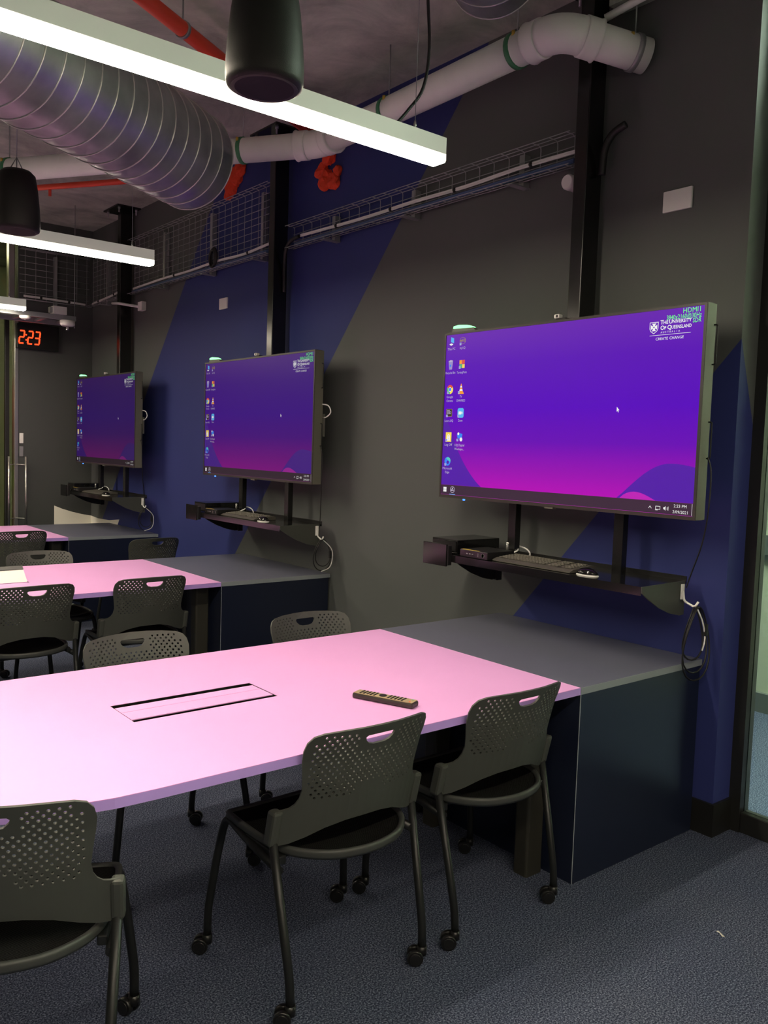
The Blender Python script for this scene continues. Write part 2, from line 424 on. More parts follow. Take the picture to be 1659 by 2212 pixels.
for z0, z1, c in ((1.65, 2.2, (.85, .13, .02)), (1.2, 1.65, (.35, .03, .01)), (.95, 1.2, (.45, .8, .02)), (.3, .95, (.45, .30, .2))):
    G().box(-2.2, -1.05, 8.29, 8.3, z0, z1).build('colour_band', mat('banner_%d' % int(z0*100), c, .7), bn)

# ------------------------------------------------------------------ real light fittings
def lamp(y, x0, x1, label):
    t = thing('linear_pendant_light', label, 'pendant light', (x1, y, 2.635), 0, 'suspended linear lights')
    L_ = x0-x1
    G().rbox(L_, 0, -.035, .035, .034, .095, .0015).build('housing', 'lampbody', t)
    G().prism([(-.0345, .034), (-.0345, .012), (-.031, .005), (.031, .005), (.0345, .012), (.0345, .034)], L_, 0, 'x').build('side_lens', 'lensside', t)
    G().box(L_+.004, -.004, -.0315, .0315, .003, .006).build('diffuser', 'lens', t)
    for x in (-.13, L_+.2):
        G().tube([(x, 0, .095), (x, 0, ZC-2.635)], .0015, 6).build('suspension_wire', 'zincd', t)
        G().lathe([(.006, .095), (.006, .12), (.003, .135)], (x, 0, 0), 8).build('wire_gripper', 'steel', t)
    return t
LY = [.062+2.65*k for k in range(3)]
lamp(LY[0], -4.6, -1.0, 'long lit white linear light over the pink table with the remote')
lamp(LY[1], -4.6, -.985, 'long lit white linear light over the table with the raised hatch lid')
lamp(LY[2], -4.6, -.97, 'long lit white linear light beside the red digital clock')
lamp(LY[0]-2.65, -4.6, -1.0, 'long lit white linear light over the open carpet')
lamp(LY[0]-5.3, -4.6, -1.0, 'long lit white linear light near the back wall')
fc = smooth_path([(-1.22, .062, 2.735), (-1.16, .07, 2.80), (-1.09, .07, 2.90), (-1.075, .06, 3.05), (-1.085, .07, 3.3), (-1.07, .065, ZC)], 6)
tag(G().tube(fc, .006, 8).build('lamp_flex', 'cable'), 'black power flex rising from the end of the near linear light', 'cable')
hl = thing('hall_light', 'pale ceiling panel light in the hall behind the glazing', 'ceiling light', (1.0, -1.4, ZC-.03))
G().box(-.3, .3, -.6, .6, 0, .03).build('light_frame', 'panelframe', hl)
G().box(-.28, .28, -.58, .58, -.004, 0).build('diffuser', mat('hall_diffuser', (.9, .9, .9), .5, emit=(.92, 1, .90), es=HALL_STRENGTH), hl)
for k_, lb_ in ((-2.9, 'pale ceiling panel light halfway along the hall'), (-4.4, 'pale ceiling panel light at the back of the hall')):
    h_ = thing('hall_light', lb_, 'ceiling light', (1.0, k_, ZC-.03))
    for ch in hl.children: dup(ch, h_)
hl2 = thing('hall_light', 'pale ceiling panel light beyond the glass door', 'ceiling light', (-1.3, 7.7, ZC-.03))
for ch in hl.children:
    c_ = dup(ch, hl2)
    if c_.name.startswith('diffuser'): c_.material_slots[0].link = 'OBJECT'; c_.material_slots[0].material = mat('far_hall_diffuser', (.9, .9, .9), .5, emit=(1, .95, .75), es=9.0)

# ------------------------------------------------------------------ storage units and pink tables
DG, W = .7954, 1.142; TY = [-.5637+W/2, 2.0941+W/2, 4.7452+W/2]; H = .7272; TH = .026
def storage(y, label, group='grey units against the wall'):
    t = thing('storage_unit', label, 'cabinet', (-DG, y, 0), 0, group)
    h = W/2
    G().rbox(0, DG-.003, -h, h, H-TH, H, .0015).build('worktop', 'greytop', t)
    G().box(-.0012, DG-.003, -h-.0015, -h+.001, H-TH, H-.0006).build('edge_band', 'greyedge', t)
    G().box(0, DG-.016, -h, -h+.018, .0, H-TH).build('side_panel', 'navy', t)
    G().box(0, DG-.016, h-.018, h, .0, H-TH).build('side_panel', 'navy', t)
    G().box(0, .018, -h+.018, h-.018, .0, H-TH).build('front_panel', 'navy', t)
    G().box(-.001, .0012, -h-.001, -h+.0012, 0, H-TH).build('corner_strip', 'trimline', t)
    return t
def table(y, label, open_lid=False):
    t = thing('meeting_table', label, 'table', (-DG-.003, y, 0), 0, 'pink meeting tables')
    h = W/2
    # plan outline, local x runs from 0 (unit) to the tapered free end
    lower = [(0, -h), (-1.60, -h), (-1.70, -h+.004), (-1.80, -h+.022), (-1.94, -h+.066), (-2.3, -h+.19), (-2.5, -h+.27), (-2.58, -h+.36)]
    outer = lower+[(x, -yy) for x, yy in lower[::-1]]
    hx0, hx1, hy0, hy1 = -2.244+DG, -1.749+DG, -.071-.007, .116-.007
    hole = [(hx0, hy0), (hx1, hy0), (hx1, hy1), (hx0, hy1)]
    V, F = cdt_plate(outer, [hole])
    vs, fs = solid([(v[0], v[1], H) for v in V], F, TH)
    zt = max(v[2] for v in vs); vs = [(x, yy, z-(zt-H)) for x, yy, z in vs]
    G().add(vs, fs).build('tabletop', 'pink', t)
    n = len(outer); e = G()
    def off(i, d):
        a, b, c = [Vector(outer[(i+k) % n]) for k in (-1, 0, 1)]
        n1 = Vector(((b-a).y, -(b-a).x)).normalized(); n2 = Vector(((c-b).y, -(c-b).x)).normalized()
        m = (n1+n2).normalized(); return b-m*d/max(.3, m.dot(n1))*s_
    s_ = 1
    area = sum(outer[i][0]*outer[(i+1) % n][1]-outer[(i+1) % n][0]*outer[i][1] for i in range(n))
    s_ = -1 if area > 0 else 1
    ring = [off(i, .0016) for i in range(n)]
    idx = list(range(n-1))                      # no band along the unit
    vs = []
    for i in range(n):
        p = ring[i]; x = min(p.x, -.0005)
        vs += [(x, p.y, H-TH), (x, p.y, H-.0008)]
    G().add(vs, [(2*i, 2*i+2, 2*i+3, 2*i+1) for i in idx]).build('edge_band', 'lilac', t)
    # hatch with its lids
    G().box(hx0-.004, hx1+.004, hy0-.004, hy1+.004, H-.10, H-.092).box(hx0-.006, hx0, hy0, hy1, H-.10, H-TH).box(hx1, hx1+.006, hy0, hy1, H-.10, H-TH).box(hx0, hx1, hy0-.006, hy0, H-.10, H-TH).box(hx0, hx1, hy1, hy1+.006, H-.10, H-TH).build('cable_well', 'black', t)
    ym = hy0+.105
    G().box(hx0, hx1, hy0, hy0+.002, H-.03, H-.0012).box(hx0, hx1, hy1-.002, hy1, H-.03, H-.0012).box(hx0, hx0+.002, hy0+.002, hy1-.002, H-.03, H-.0012).box(hx1-.002, hx1, hy0+.002, hy1-.002, H-.03, H-.0012).build('slot_shade_liner', 'black', t)  # black liner added to darken the slots around the lids
    G().box(hx0+.004, hx1-.004, hy0+.027, ym-.001, H-.004, H-.001).build('hatch_lid', 'pink', t)
    if not open_lid:
        G().box(hx0+.004, hx1-.004, ym+.001, hy1-.028, H-.004, H-.001).build('hatch_lid', 'pink', t)
    else:
        g = G().box(0, hx1-hx0-.008, 0, .012, 0, .105)
        o = g.build('hatch_lid', 'white', t, (hx0+.004, hy0+.03, H-.002)); o.rotation_euler = (math.radians(-52), 0, 0); o['label'] = 'raised pale hatch lid'
        G().box(0, hx1-hx0-.008, -.004, .016, .100, .128).build('lid_lip', 'black', o)
    # column legs and cable conduit
    for yy, x_ in ((-.41, -.055), (.10, -.055)):
        pr = [(cx_+.012*math.cos(a), cy_+.012*math.sin(a)) for cx_, cy_, a0 in ((.032, .022, 0), (-.032, .022, PI/2), (-.032, -.022, PI), (.032, -.022, 1.5*PI)) for a in [a0+PI/2*k/4 for k in range(5)]]
        lg = G().prism(pr, 0, H-TH, 'z').build('leg', 'darkleg', t, (x_, yy, 0))
        lg2 = G().prism(pr, 0, H-TH, 'z').build('leg', 'darktube', t, (-2.28, yy*.45, 0))
    G().box(-2.3, -.08, -.035, .035, H-TH-.05, H-TH-.101+.05).build('under_rail', 'darktube', t) if False else None
    return t
UL = ['slate topped navy storage unit under the brightest screen', 'slate topped navy storage unit under the middle wall screen', 'slate topped navy storage unit by the cream swoosh']
TLB = ['pink meeting table with a remote control lying on it', 'pink meeting table with a raised hatch lid', 'pink meeting table closest to the glass door']
for i in range(3):
    storage(TY[i], UL[i]); table(TY[i], TLB[i], i == 1)

# ------------------------------------------------------------------ perforated chairs
def back_point(s, h):
    y0 = -.132-(h-.55)*.23-max(0, h-.74)*.15
    return (s, y0-.078*(1-(s/.26)**2), h-.03)
def make_chair():
    t = thing('mesh_chair', 'x', 'chair', (0,0,0), 0, 'perforated black chairs on castors')
    half = [(0, .553), (.06, .551), (.12, .538), (.17, .516), (.21, .500), (.238, .495), (.258, .496), (.262, .52), (.262, .588), (.258, .600), (.248, .6015), (.236, .603), (.222, .608), (.210, .619), (.202, .635), (.198, .66), (.203, .70), (.210, .745), (.213, .775), (.209, .800), (.196, .818), (.172, .827), (.12, .832), (.06, .834)]
    outer = half+[(0, .835)]+[(-x, z) for x, z in half[:0:-1]]
    slot = [(.044, .808), (-.044, .808), (-.050, .803), (-.047, .794), (-.036, .783), (-.018, .778), (.018, .778), (.036, .783), (.047, .794), (.050, .803)]
    holes = [slot]; dx, dz, r = .0205, .0113, .0041
    row = 0; z = .634
    while z < .815:
        xm = .180+.012*min(1, (z-.63)/.12)-(.02 if z > .80 else 0)
        k = -12
        while k <= 12:
            x = k*dx+(dx/2 if row % 2 else 0); k += 1
            if abs(x) > xm: continue
            if abs(x) < .066 and z > .762: continue
            if abs(x) > .10 and z < .634+.0 : continue
            if z < .660 and abs(x) < .05: continue
            holes.append([(x+r*math.cos(2*PI*j/7), z+r*math.sin(2*PI*j/7)) for j in range(7)])
        z += dz; row += 1
    ex = [(x*.03, z_) for x in range(-7, 8) for z_ in (.575, .60, .62)]
    V, F = cdt_plate(outer, holes, ex)
    vs, fs = solid([back_point(v[0], v[1]) for v in V], F, .006)
    g = G().add(vs, fs)
    for s in (-1, 1):
        k0 = len(g.v); g.rbox(s*.249-.0155, s*.249+.0155, -.020, .020, .4655, .5715, .009)
        g.v[k0:] = [(x, y-.118-(z-.4655)*.23, z) for x, y, z in g.v[k0:]]
    b = g.build('backrest', 'darkpl', t)
    # seat
    out = [(0, .205), (.10, .207), (.17, .205), (.205, .19), (.222, .15), (.226, .05), (.222, -.05), (.205, -.125), (.165, -.185), (.10, -.232), (0, -.252)]
    ring = out+[(-x, y) for x, y in out[-2:0:-1]]
    ring = [p.xy for p in smooth_path([(x, y, 0) for x, y in ring], 3, True)]
    def sz(y): return .448-.02*max(0, (y-.13)/.075)**2*1.0
    g = G(); n = len(ring); vs = []; levels = [1, .93, .8, .6, .3]
    for k in levels:
        for p in ring: vs.append((p.x*k, p.y*k-.01*(1-k), sz(p.y*k)-.022*(1-k*k)))
    vs.append((0, -.01, .448-.022)); fs = []
    for l in range(len(levels)-1):
        for j in range(n): fs.append((l*n+j, l*n+(j+1) % n, (l+1)*n+(j+1) % n, (l+1)*n+j))
    l = len(levels)-1
    for j in range(n): fs.append((l*n+j, l*n+(j+1) % n, len(vs)-1))
    g.add(vs, fs, True)
    seat = g.build('seat', 'meshf', t)
    g = G(); vs = []; cs = [(.004, .009), (.008, .003), (.0065, -.002), (.008, -.008), (.002, -.018), (-.008, -.016), (-.010, .003), (-.003, .009)]; m = len(cs)
    for i, p in enumerate(ring):
        tn = (ring[(i+1) % n]-ring[i-1]).normalized(); nn = Vector((-tn.y, tn.x))
        if nn.dot(p) < 0: nn = -nn
        for a, c in cs: vs.append((p.x+nn.x*a, p.y+nn.y*a, sz(p.y)+c))
    fs = [(i*m+j, i*m+(j+1) % m, ((i+1) % n)*m+(j+1) % m, ((i+1) % n)*m+j) for i in range(n) for j in range(m)]
    g.add(vs, fs, True).build('seat_rim', 'rim', seat)
    # frame
    cm = None
    for s in (-1, 1):
        fl = bend([(s*.236, -.148, .40), (s*.222, .08, .415), (s*.216, .186, .436), (s*.236, .205, .30), (s*.257, .217, .13), (s*.257, .217, .05)], .065)
        rl = bend([(s*.248, -.126, .49), (s*.237, -.212, .12), (s*.236, -.216, .05)], .045)
        for p, (cx_, cy_) in ((fl, (s*.257, .217)), (rl, (s*.236, -.216))):
            lg = G().tube(p, .0125, 10).build('leg', 'darktube', t)
            if cm is None:
                g = G(); d = Vector((-.78, .62)); ax = Vector((.62, .78))
                c = Vector((d.x*.02, d.y*.02, .0245))
                for k in (-1, 1):
                    for (ra, o0, o1) in ((.0245, .006, .022), (.018, .022, .025)):
                        p0 = c+Vector((ax.x, ax.y, 0))*o0*k; p1 = c+Vector((ax.x, ax.y, 0))*o1*k
                        g.tube([p0, p0.lerp(p1, .2), p0.lerp(p1, .8), p1], ra, 16, rs=[ra*.93, ra, ra, ra*.93])
                g.tube([c-Vector((ax.x, ax.y, 0))*.008, c+Vector((ax.x, ax.y, 0))*.008], .017, 12)
                g.tube([(0, 0, .030), (0, 0, .058)], .015, 10)
                cm = g.mesh('caster', 'caster')
            link('caster', cm, lg, (cx_, cy_, 0))
    G().tube([(-.23, -.075, .412), (-.12, -.075, .40), (.12, -.075, .40), (.23, -.075, .412)], .011, 8).build('cross_bar', 'darktube', t)
    G().tube([(-.225, .06, .414), (-.12, .06, .402), (.12, .06, .402), (.225, .06, .414)], .011, 8).build('cross_bar', 'darktube', t)
    for s in (-1, 1):
        G().rbox(s*.215-.012, s*.215+.012, -.13, .05, .405, .430, .004).build('seat_bracket', 'darktube', t)
    return t
CH = make_chair()
spots = [
 (-1.79, -.385, 0, 'black perforated chair pushed in right beside the remote control'),
 (-1.18, -.385, 0, 'black perforated chair pushed in beside the navy side of the near storage unit'),
 (-2.67, -.385, -28, 'black perforated chair turned aside at the tapered table corner'),
 (-1.92, .457, 180, 'grey-brown perforated chair across the remote table, behind its flush cable hatch'),
 (-1.105, .47, 180, 'grey-brown perforated chair across the remote table, beside its storage unit'),
 (-1.90, 2.27, 2, 'black perforated chair pushed in by the raised hatch lid'),
 (-1.26, 2.27, 0, 'black perforated chair pushed in beside the middle storage unit'),
 (-1.48, 3.09, 178, 'grey-brown perforated chair across the table with the raised hatch lid'),
 (-.457, 4.06, 4, 'black perforated chair standing alone behind the middle storage unit'),
 (-1.20, 4.92, 0, 'black perforated chair pushed in at the table closest to the glass door'),
]
for i, (x, y, a, lb) in enumerate(spots):
    c = CH if i == 0 else dup(CH)
    c.location = (x, y, 0); c.rotation_euler = (0, 0, math.radians(a)); c['label'] = lb

# ------------------------------------------------------------------ remote control, paper scrap
rc = thing('remote_control', 'dark remote control with a tan button face on the pink table', 'remote control', (-1.497, -.318, H), 0)
rc.rotation_euler = (0, 0, math.atan2(-.424+.218, -1.453+1.538)-.0)
G().rbox(-.112, .112, -.024, .024, .001, .019, .006).build('body', 'remote', rc)
fa = G().rbox(-.108, .108, -.021, .021, .0185, .0205, .001).build('face_plate', 'remtop', rc)
bm_ = G().rbox(-.0032, .0032, -.0028, .0028, 0, .002, .0006).mesh('button', 'btn')
for i in range(13):
    for j in range(4):
        if 5 <= i <= 7 and 0 <= j <= 3: continue
        link('button', bm_, fa, (-.085+i*.0128, -.0135+j*.009, .0203))
G().lathe([(.013, 0), (.013, .002), (.011, .003)], (-.008, 0, .0203), 18).build('direction_pad', 'btn', fa)
G().lathe([(.003, 0), (.003, .002)], (.096, -.012, .0203), 10).build('button', 'btn_r', fa)
G().lathe([(.003, 0), (.003, .002)], (.096, .012, .0203), 10).build('button', 'btn_g', fa)
g = G(); g.add([(0, 0, .001), (.03, .005, .006), (.034, .012, .003), (.004, .008, .001), (.015, .012, .008)], [(0, 1, 4, 3), (1, 2, 4), (0, 3, 4, 1)])
tag(g.build('paper_scrap', 'paper', None, (-.655, -1.08, 0), 1.1), 'tiny pale paper scrap lying on the carpet', 'litter')

# ------------------------------------------------------------------ steel posts from ceiling to screens
TC = [.0848, 2.6972, 5.4243]
PL = ['black steel post above the brightest screen', 'black steel post above the middle screen', 'black steel post above the dim screen by the swoosh']
for i in range(3):
    y = TC[i]-(.0 if i < 2 else .06)
    t = thing('steel_post', PL[i], 'post', (-.085, y, ZC), 0, 'ceiling posts carrying the screens')
    G().rbox(-.055, .055, -.035, .035, -(ZC-1.45), -.012, .004).build('post', 'post', t)
    G().rbox(-.14, .08, -.17, .17, -.014, 0, .002).build('ceiling_plate', 'post', t)
    for a, b in ((-.11, .13), (-.11, -.13), (.05, .13), (.05, -.13)):
        G().lathe([(.012, -.014), (.012, -.03), (.007, -.03), (.007, -.062)], (a, b, 0), 8).build('anchor_bolt', 'zincd', t)

# ------------------------------------------------------------------ screens
def text_verts(s, size, align='LEFT', bold=0.):
    cu = bpy.data.curves.new('txt', 'FONT'); cu.body = s; cu.size = size; cu.align_x = align; cu.align_y = 'CENTER'; cu.resolution_u = 2; cu.offset = bold
    o = bpy.data.objects.new('txt', cu); COL.objects.link(o); bpy.context.view_layer.update()
    me = bpy.data.meshes.new_from_object(o.evaluated_get(bpy.context.evaluated_depsgraph_get()))
    vs = [v.co[:] for v in me.vertices]; fs = [list(p.vertices) for p in me.polygons]
    bpy.data.objects.remove(o); bpy.data.curves.remove(cu); bpy.data.meshes.remove(me)
    return vs, fs
TW, THH = 1.45, .831
XS = -.0005
def uvp(u, v, d=0): return (XS-.0006-d, TW/2-u, v)
def flat(g, pts, d=0):                          # polygon drawn on the screen, (u, v) from its lower left
    g.add([uvp(u, v, d) for u, v in pts], [list(range(len(pts)))]); return g
def put_text(g, s, u, v, size, align='LEFT', sx=1., d=.0004, width=None, bold=0.):
    vs, fs = text_verts(s, size, align, bold)
    if width:
        x0 = min(v_[0] for v_ in vs); x1 = max(v_[0] for v_ in vs); sx = width/(x1-x0)
    g.add([uvp(u+x*sx, v+y, d) for x, y, z in vs], fs); return g
def disc(u, v, r, n=20, a0=0, a1=2*PI, ry=None): return [(u+r*math.cos(a0+(a1-a0)*k/n), v+(ry or r)*math.sin(a0+(a1-a0)*k/n)) for k in range(n+(0 if a1-a0 > 6.2 else 1))]
def rect(u, v, w_, h_): return [(u-w_/2, v-h_/2), (u+w_/2, v-h_/2), (u+w_/2, v+h_/2), (u-w_/2, v+h_/2)]
def build_screen_art():
    arts = []                                   # (name, mesh, label)
    def fin(name, g, mats, label=None): arts.append((name, g.mesh(name, [TX[m] for m in mats]), label))
    g = G(); flat(g, [(.012, .0655), (.296, .0655)]+[(.296-.193*t+(-.02)*math.sin(PI*t)*.6, .0655+.206*t**1.15) for t in [k/12 for k in range(1, 13)]]+[(.06, .36), (.012, .43)]); 
    fin('wallpaper_hill', g, ['violet']); g = G()
    hill = [(1.085, .0655)]
    for k in range(1, 15):
        t = k/14; u = 1.085+(1.438-1.085)*t
        hill.append((u, .0655+.15*math.sin(min(1, t/.70)*PI/2)**1.1-(.012*((t-.7)/.3)**2 if t > .7 else 0)))
    hill += [(1.438, .0655)]
    flat(g, hill)
    fin('wallpaper_hill', g, ['violet'])
    g = G(); flat(g, [(1.10, .0656)]+[(1.10+.17*t, .0656+.03*math.sin(PI*t**.8)) for t in [k/10 for k in range(1, 10)]]+[(1.27, .0656)], .0002); fin('wallpaper_bay', g, ['mag'])
    g = G(); flat(g, [(.012, .016), (1.438, .016), (1.438, .065), (.012, .065)]); fin('task_bar', g, ['task'])
    g = G()
    for a, b in ((-1, 1), (1, 1), (-1, -1), (1, -1)): flat(g, rect(.041+a*.0058, .041+b*.0062, .0105, .0112), .0004)
    fin('start_symbol', g, ['white'])
    g = G(); n = 24; o_ = disc(.096, .042, .0165, n); i_ = disc(.096, .042, .0138, n)
    g.add([uvp(*p, .0004) for p in o_+i_], [(k, (k+1) % n, n+(k+1) % n, n+k) for k in range(n)])
    for k in range(3): flat(g, disc(.096+.006*math.cos(PI/2+k*2.094), .042+.006*math.sin(PI/2+k*2.094), .0045, 10), .0005)
    g.mi = 1; flat(g, rect(.096, .018, .042, .003), .0004); fin('task_icon', g, ['soft', 'sky'])
    g = G()
    flat(g, [(1.240, .034), (1.2425, .034), (1.248, .041), (1.2535, .034), (1.256, .034), (1.248, .0445)], .0004)
    for a in ((1.284, .044, .022, .002), (1.284, .032, .022, .002), (1.274, .038, .002, .013), (1.294, .038, .002, .013), (1.278, .029, .012, .002)): flat(g, rect(*a), .0004)
    flat(g, [(1.309, .034), (1.313, .034), (1.319, .029), (1.319, .047), (1.313, .042), (1.309, .042)], .0004)
    for k in (1, 2): flat(g, [(1.320+k*.004, .034-k), (1.3215+k*.004, .034-k)] if False else rect(1.3215+k*.0045, .038, .0018, .006+k*.005), .0004)
    fin('tray_icons', g, ['white'])
    g = G(); put_text(g, '2:23 PM', 1.354, .050, .017, width=.056); put_text(g, '2/09/2021', 1.350, .027, .017, width=.066); flat(g, rect(1.434, .040, .0015, .045), .0004); fin('clock_text', g, ['white'])
    g = G()
    put_text(g, 'HDMI1', 1.427, .807, .027, 'RIGHT', width=None); put_text(g, '3840x2160@30Hz', 1.427, .7855, .026, 'RIGHT', width=.150); put_text(g, 'SDR', 1.427, .766, .025, 'RIGHT', width=.036)
    fin('input_text', g, ['lime'])
    g = G()
    put_text(g, 'T', 1.249, .7705, .0235, bold=.0004); put_text(g, 'HE', 1.262, .7695, .0185, width=.021, bold=.0003)
    put_text(g, 'U', 1.287, .7705, .0235, bold=.0004); put_text(g, 'NIVERSITY', 1.303, .7695, .0185, width=.082, bold=.0003)
    put_text(g, 'O', 1.250, .7490, .0235, bold=.0004); put_text(g, 'F', 1.268, .7480, .0185, bold=.0003)
    put_text(g, 'Q', 1.281, .7490, .0235, bold=.0004); put_text(g, 'UEENSLAND', 1.299, .7480, .0185, width=.087, bold=.0003)
    for k, ch in enumerate('AUSTRALIA'): put_text(g, ch, 1.256+k*.0098, .7315, .0105, 'CENTER')
    flat(g, rect(1.294, .7220, .182, .0016), .0004)
    put_text(g, 'CREATE', 1.231, .7065, .0155, width=.055); put_text(g, 'CHANGE', 1.293, .7065, .0155, width=.062)
    # shield
    def shield(k): return [(1.221-.020*k, .7525+.0225*k), (1.221+.020*k, .7525+.0225*k), (1.221+.020*k, .7525-.004*k), (1.221+.015*k, .7525-.014*k), (1.221, .7525-.0245*k), (1.221-.015*k, .7525-.014*k), (1.221-.020*k, .7525-.004*k)]
    a, b = shield(1.0), shield(.89); n = len(a)
    g.add([uvp(*p, .0004) for p in a+b], [(k, (k+1) % n, n+(k+1) % n, n+k) for k in range(n)])
    c_ = (1.221, .7545)
    for k in range(4):
        q = k*PI/2; R = lambda x, y: (c_[0]+(x*math.cos(q)-y*math.sin(q))*.95, c_[1]+x*math.sin(q)+y*math.cos(q))
        flat(g, [R(-.004, .003), R(.004, .003), R(.0065, .0105), R(.0105, .0150), R(-.0105, .0150), R(-.0065, .0105)], .0005)
    flat(g, rect(c_[0], c_[1], .0085, .0085), .0006); g.mi = 1
    flat(g, rect(c_[0]-.0024, c_[1], .003, .0045), .0008); flat(g, rect(c_[0]+.0024, c_[1], .003, .0045), .0008)
    fin('university_crest', g, ['white', 'violet'])
    g = G(); flat(g, [(1.064, .443), (1.064, .422), (1.0685, .426), (1.0715, .419), (1.0745, .4205), (1.0715, .4275), (1.0775, .428)], .0004); fin('pointer', g, ['white'])
    # desktop icons: (drawing, label lines)
    def icon(draw, mats, lines, u, v, vt):
        g = G(); draw(g, u, v)
        g.mi = len(mats)
        if draw is not d_pc and draw is not d_bin:
            flat(g, rect(u-.015, v-.016, .0125, .0125), .0009); g.mi = len(mats)+1; flat(g, [(u-.0185, v-.019), (u-.0165, v-.021), (u-.0125, v-.016), (u-.0105, v-.018), (u-.0105, v-.011), (u-.0170, v-.011), (u-.0145, v-.0135)], .0011); g.mi = len(mats)
        for k, s in enumerate(lines): put_text(g, s, u, vt-k*.0195, .0165, 'CENTER', width=min(.07, .0078*len(s)))
        fin('desktop_icon', g, list(mats)+['soft', 'zoomb'])
    def d_pc(g, u, v): flat(g, [(u-.006, v-.004), (u+.016, v-.010), (u+.016, v+.014), (u-.006, v+.021)], .0004); g.mi = 1; flat(g, [(u-.018, v-.014), (u-.002, v-.010), (u+.012, v-.016), (u-.004, v-.022)], .0004)
    def d_my(g, u, v): n = 20; a = disc(u, v, .022, n, ry=.017); b = disc(u, v, .0205, n, ry=.0155); g.add([uvp(*p, .0004) for p in a+b], [(k, (k+1) % n, n+(k+1) % n, n+k) for k in range(n)]); g.mi = 0; put_text(g, 'myUQ', u, v+.001, .018, 'CENTER', width=.038, bold=.0006)
    def d_bin(g, u, v): flat(g, [(u-.016, v+.019), (u-.010, v-.023), (u+.010, v-.023), (u+.017, v+.019)], .0004); g.mi = 1; flat(g, [(u-.017, v+.019), (u, v+.025), (u+.018, v+.020), (u+.001, v+.015)], .0005); g.mi = 2; flat(g, disc(u-.002, v-.004, .006, 10), .0006)
    def d_tp(g, u, v):
        for k, (a, b) in enumerate(((-.010, .011), (.010, .011), (-.010, -.010), (.010, -.010))): g.mi = k; flat(g, rect(u+a, v+b, .018, .019), .0004)
    def d_ch(g, u, v):
        for k in range(3): g.mi = k; a = PI/6+k*2*PI/3; flat(g, [(u, v)]+disc(u, v, .023, 12, a, a+2*PI/3), .0004)
        g.mi = 3; flat(g, disc(u, v, .0115, 20), .0006); g.mi = 4; flat(g, disc(u, v, .0088, 20), .0008)
    def d_vlc(g, u, v): flat(g, [(u-.021, v-.024), (u+.021, v-.024), (u+.016, v-.013), (u-.016, v-.013)], .0004); flat(g, [(u-.013, v-.013), (u+.013, v-.013), (u+.002, v+.027), (u-.002, v+.027)], .0005); g.mi = 1; flat(g, [(u-.012, v-.009), (u+.012, v-.009), (u+.0095, v), (u-.0095, v)], .0006); flat(g, [(u-.0072, v+.008), (u+.0072, v+.008), (u+.005, v+.016), (u-.005, v+.016)], .0006)
    def d_bb(g, u, v): flat(g, rect(u, v, .042, .038), .0004); g.mi = 1; flat(g, rect(u, v, .038, .034), .0005); g.mi = 2; put_text(g, 'Bb', u, v+.002, .030, 'CENTER', d=.0007, width=.028)
    def d_zm(g, u, v): flat(g, [p for cx, cy, a in ((.012, .014, 0), (-.012, .014, PI/2), (-.012, -.014, PI), (.012, -.014, 1.5*PI)) for p in disc(u+cx, v+cy, .010, 5, a, a+PI/2)], .0004); g.mi = 1; flat(g, rect(u-.004, v, .020, .015), .0006); flat(g, [(u+.007, v-.002), (u+.014, v-.007), (u+.014, v+.007), (u+.007, v+.002)], .0006)
    def d_lo(g, u, v): flat(g, rect(u, v, .042, .048), .0004); g.mi = 1; flat(g, rect(u, v-.007, .022, .022), .0005); flat(g, disc(u, v+.004, .010, 12, 0, PI), .0005); g.mi = 0; flat(g, disc(u, v+.004, .005, 10, 0, PI), .0007); flat(g, rect(u, v-.008, .003, .008), .0007)
    def d_uq(g, u, v): flat(g, [(u-.020, v+.014), (u, v+.010), (u-.002, v-.010), (u-.016, v-.006)], .0005); flat(g, [(u-.006, v+.020), (u+.019, v+.014), (u+.016, v-.004), (u-.002, v-.008)], .0004); g.mi = 1; flat(g, disc(u+.010, v-.013, .010, 14), .0006); flat(g, disc(u-.010, v+.015, .007, 10), .0006)
    def d_ed(g, u, v): flat(g, disc(u, v, .022, 24), .0004); g.mi = 1; flat(g, disc(u+.004, v+.003, .018, 14, -.3, PI*.8), .0005); g.mi = 2; flat(g, disc(u+.002, v-.005, .009, 12), .0006)
    ic = [(d_pc, ['sky', 'white'], ['This PC'], .051, .788, .749), (d_my, ['gold'], ['my.UQ'], .130, .786, .750),
          (d_bin, ['lav', 'soft', 'zoomb'], ['Recycle Bin'], .049, .670, .630), (d_tp, ['orange', 'redd', 'grn', 'yel'], ['TurningPoint'], .131, .670, .629),
          (d_ch, ['redd', 'grn', 'yel', 'white', 'zoomb'], ['Google', 'Chrome'], .051, .547, .509), (d_vlc, ['orange', 'white'], ['TV', 'CHANNELS'], .131, .546, .509),
          (d_bb, ['gold', 'blk', 'soft'], ['Learn.UQ'], .051, .430, .389), (d_zm, ['sky', 'white'], ['Zoom'], .134, .428, .390),
          (d_lo, ['yel', 'white'], ['Log Off'], .053, .307, .268), (d_uq, ['zoomb', 'white'], ['UQ Digital', 'Workspa...'], .134, .309, .267),
          (d_ed, ['zoomb', 'teal', 'violet'], ['Microsoft', 'Edge'], .052, .184, .148)]
    for a in ic: icon(*a)
    return arts
ARTS = build_screen_art()
fr_g = G()
b_ = .011
frame_me = G().box(-.004, .05, TW/2-b_, TW/2, 0, THH).box(-.004, .05, -TW/2, -TW/2+b_, 0, THH).box(-.004, .05, -TW/2+b_, TW/2-b_, THH-b_, THH).box(-.004, .05, -TW/2+b_, TW/2-b_, 0, .015).mesh('bezel', 'bezel')
side_me = G().box(.0, .062, -TW/2-.001, -TW/2, .002, THH-.002).mesh('side_trim', 'tvside')
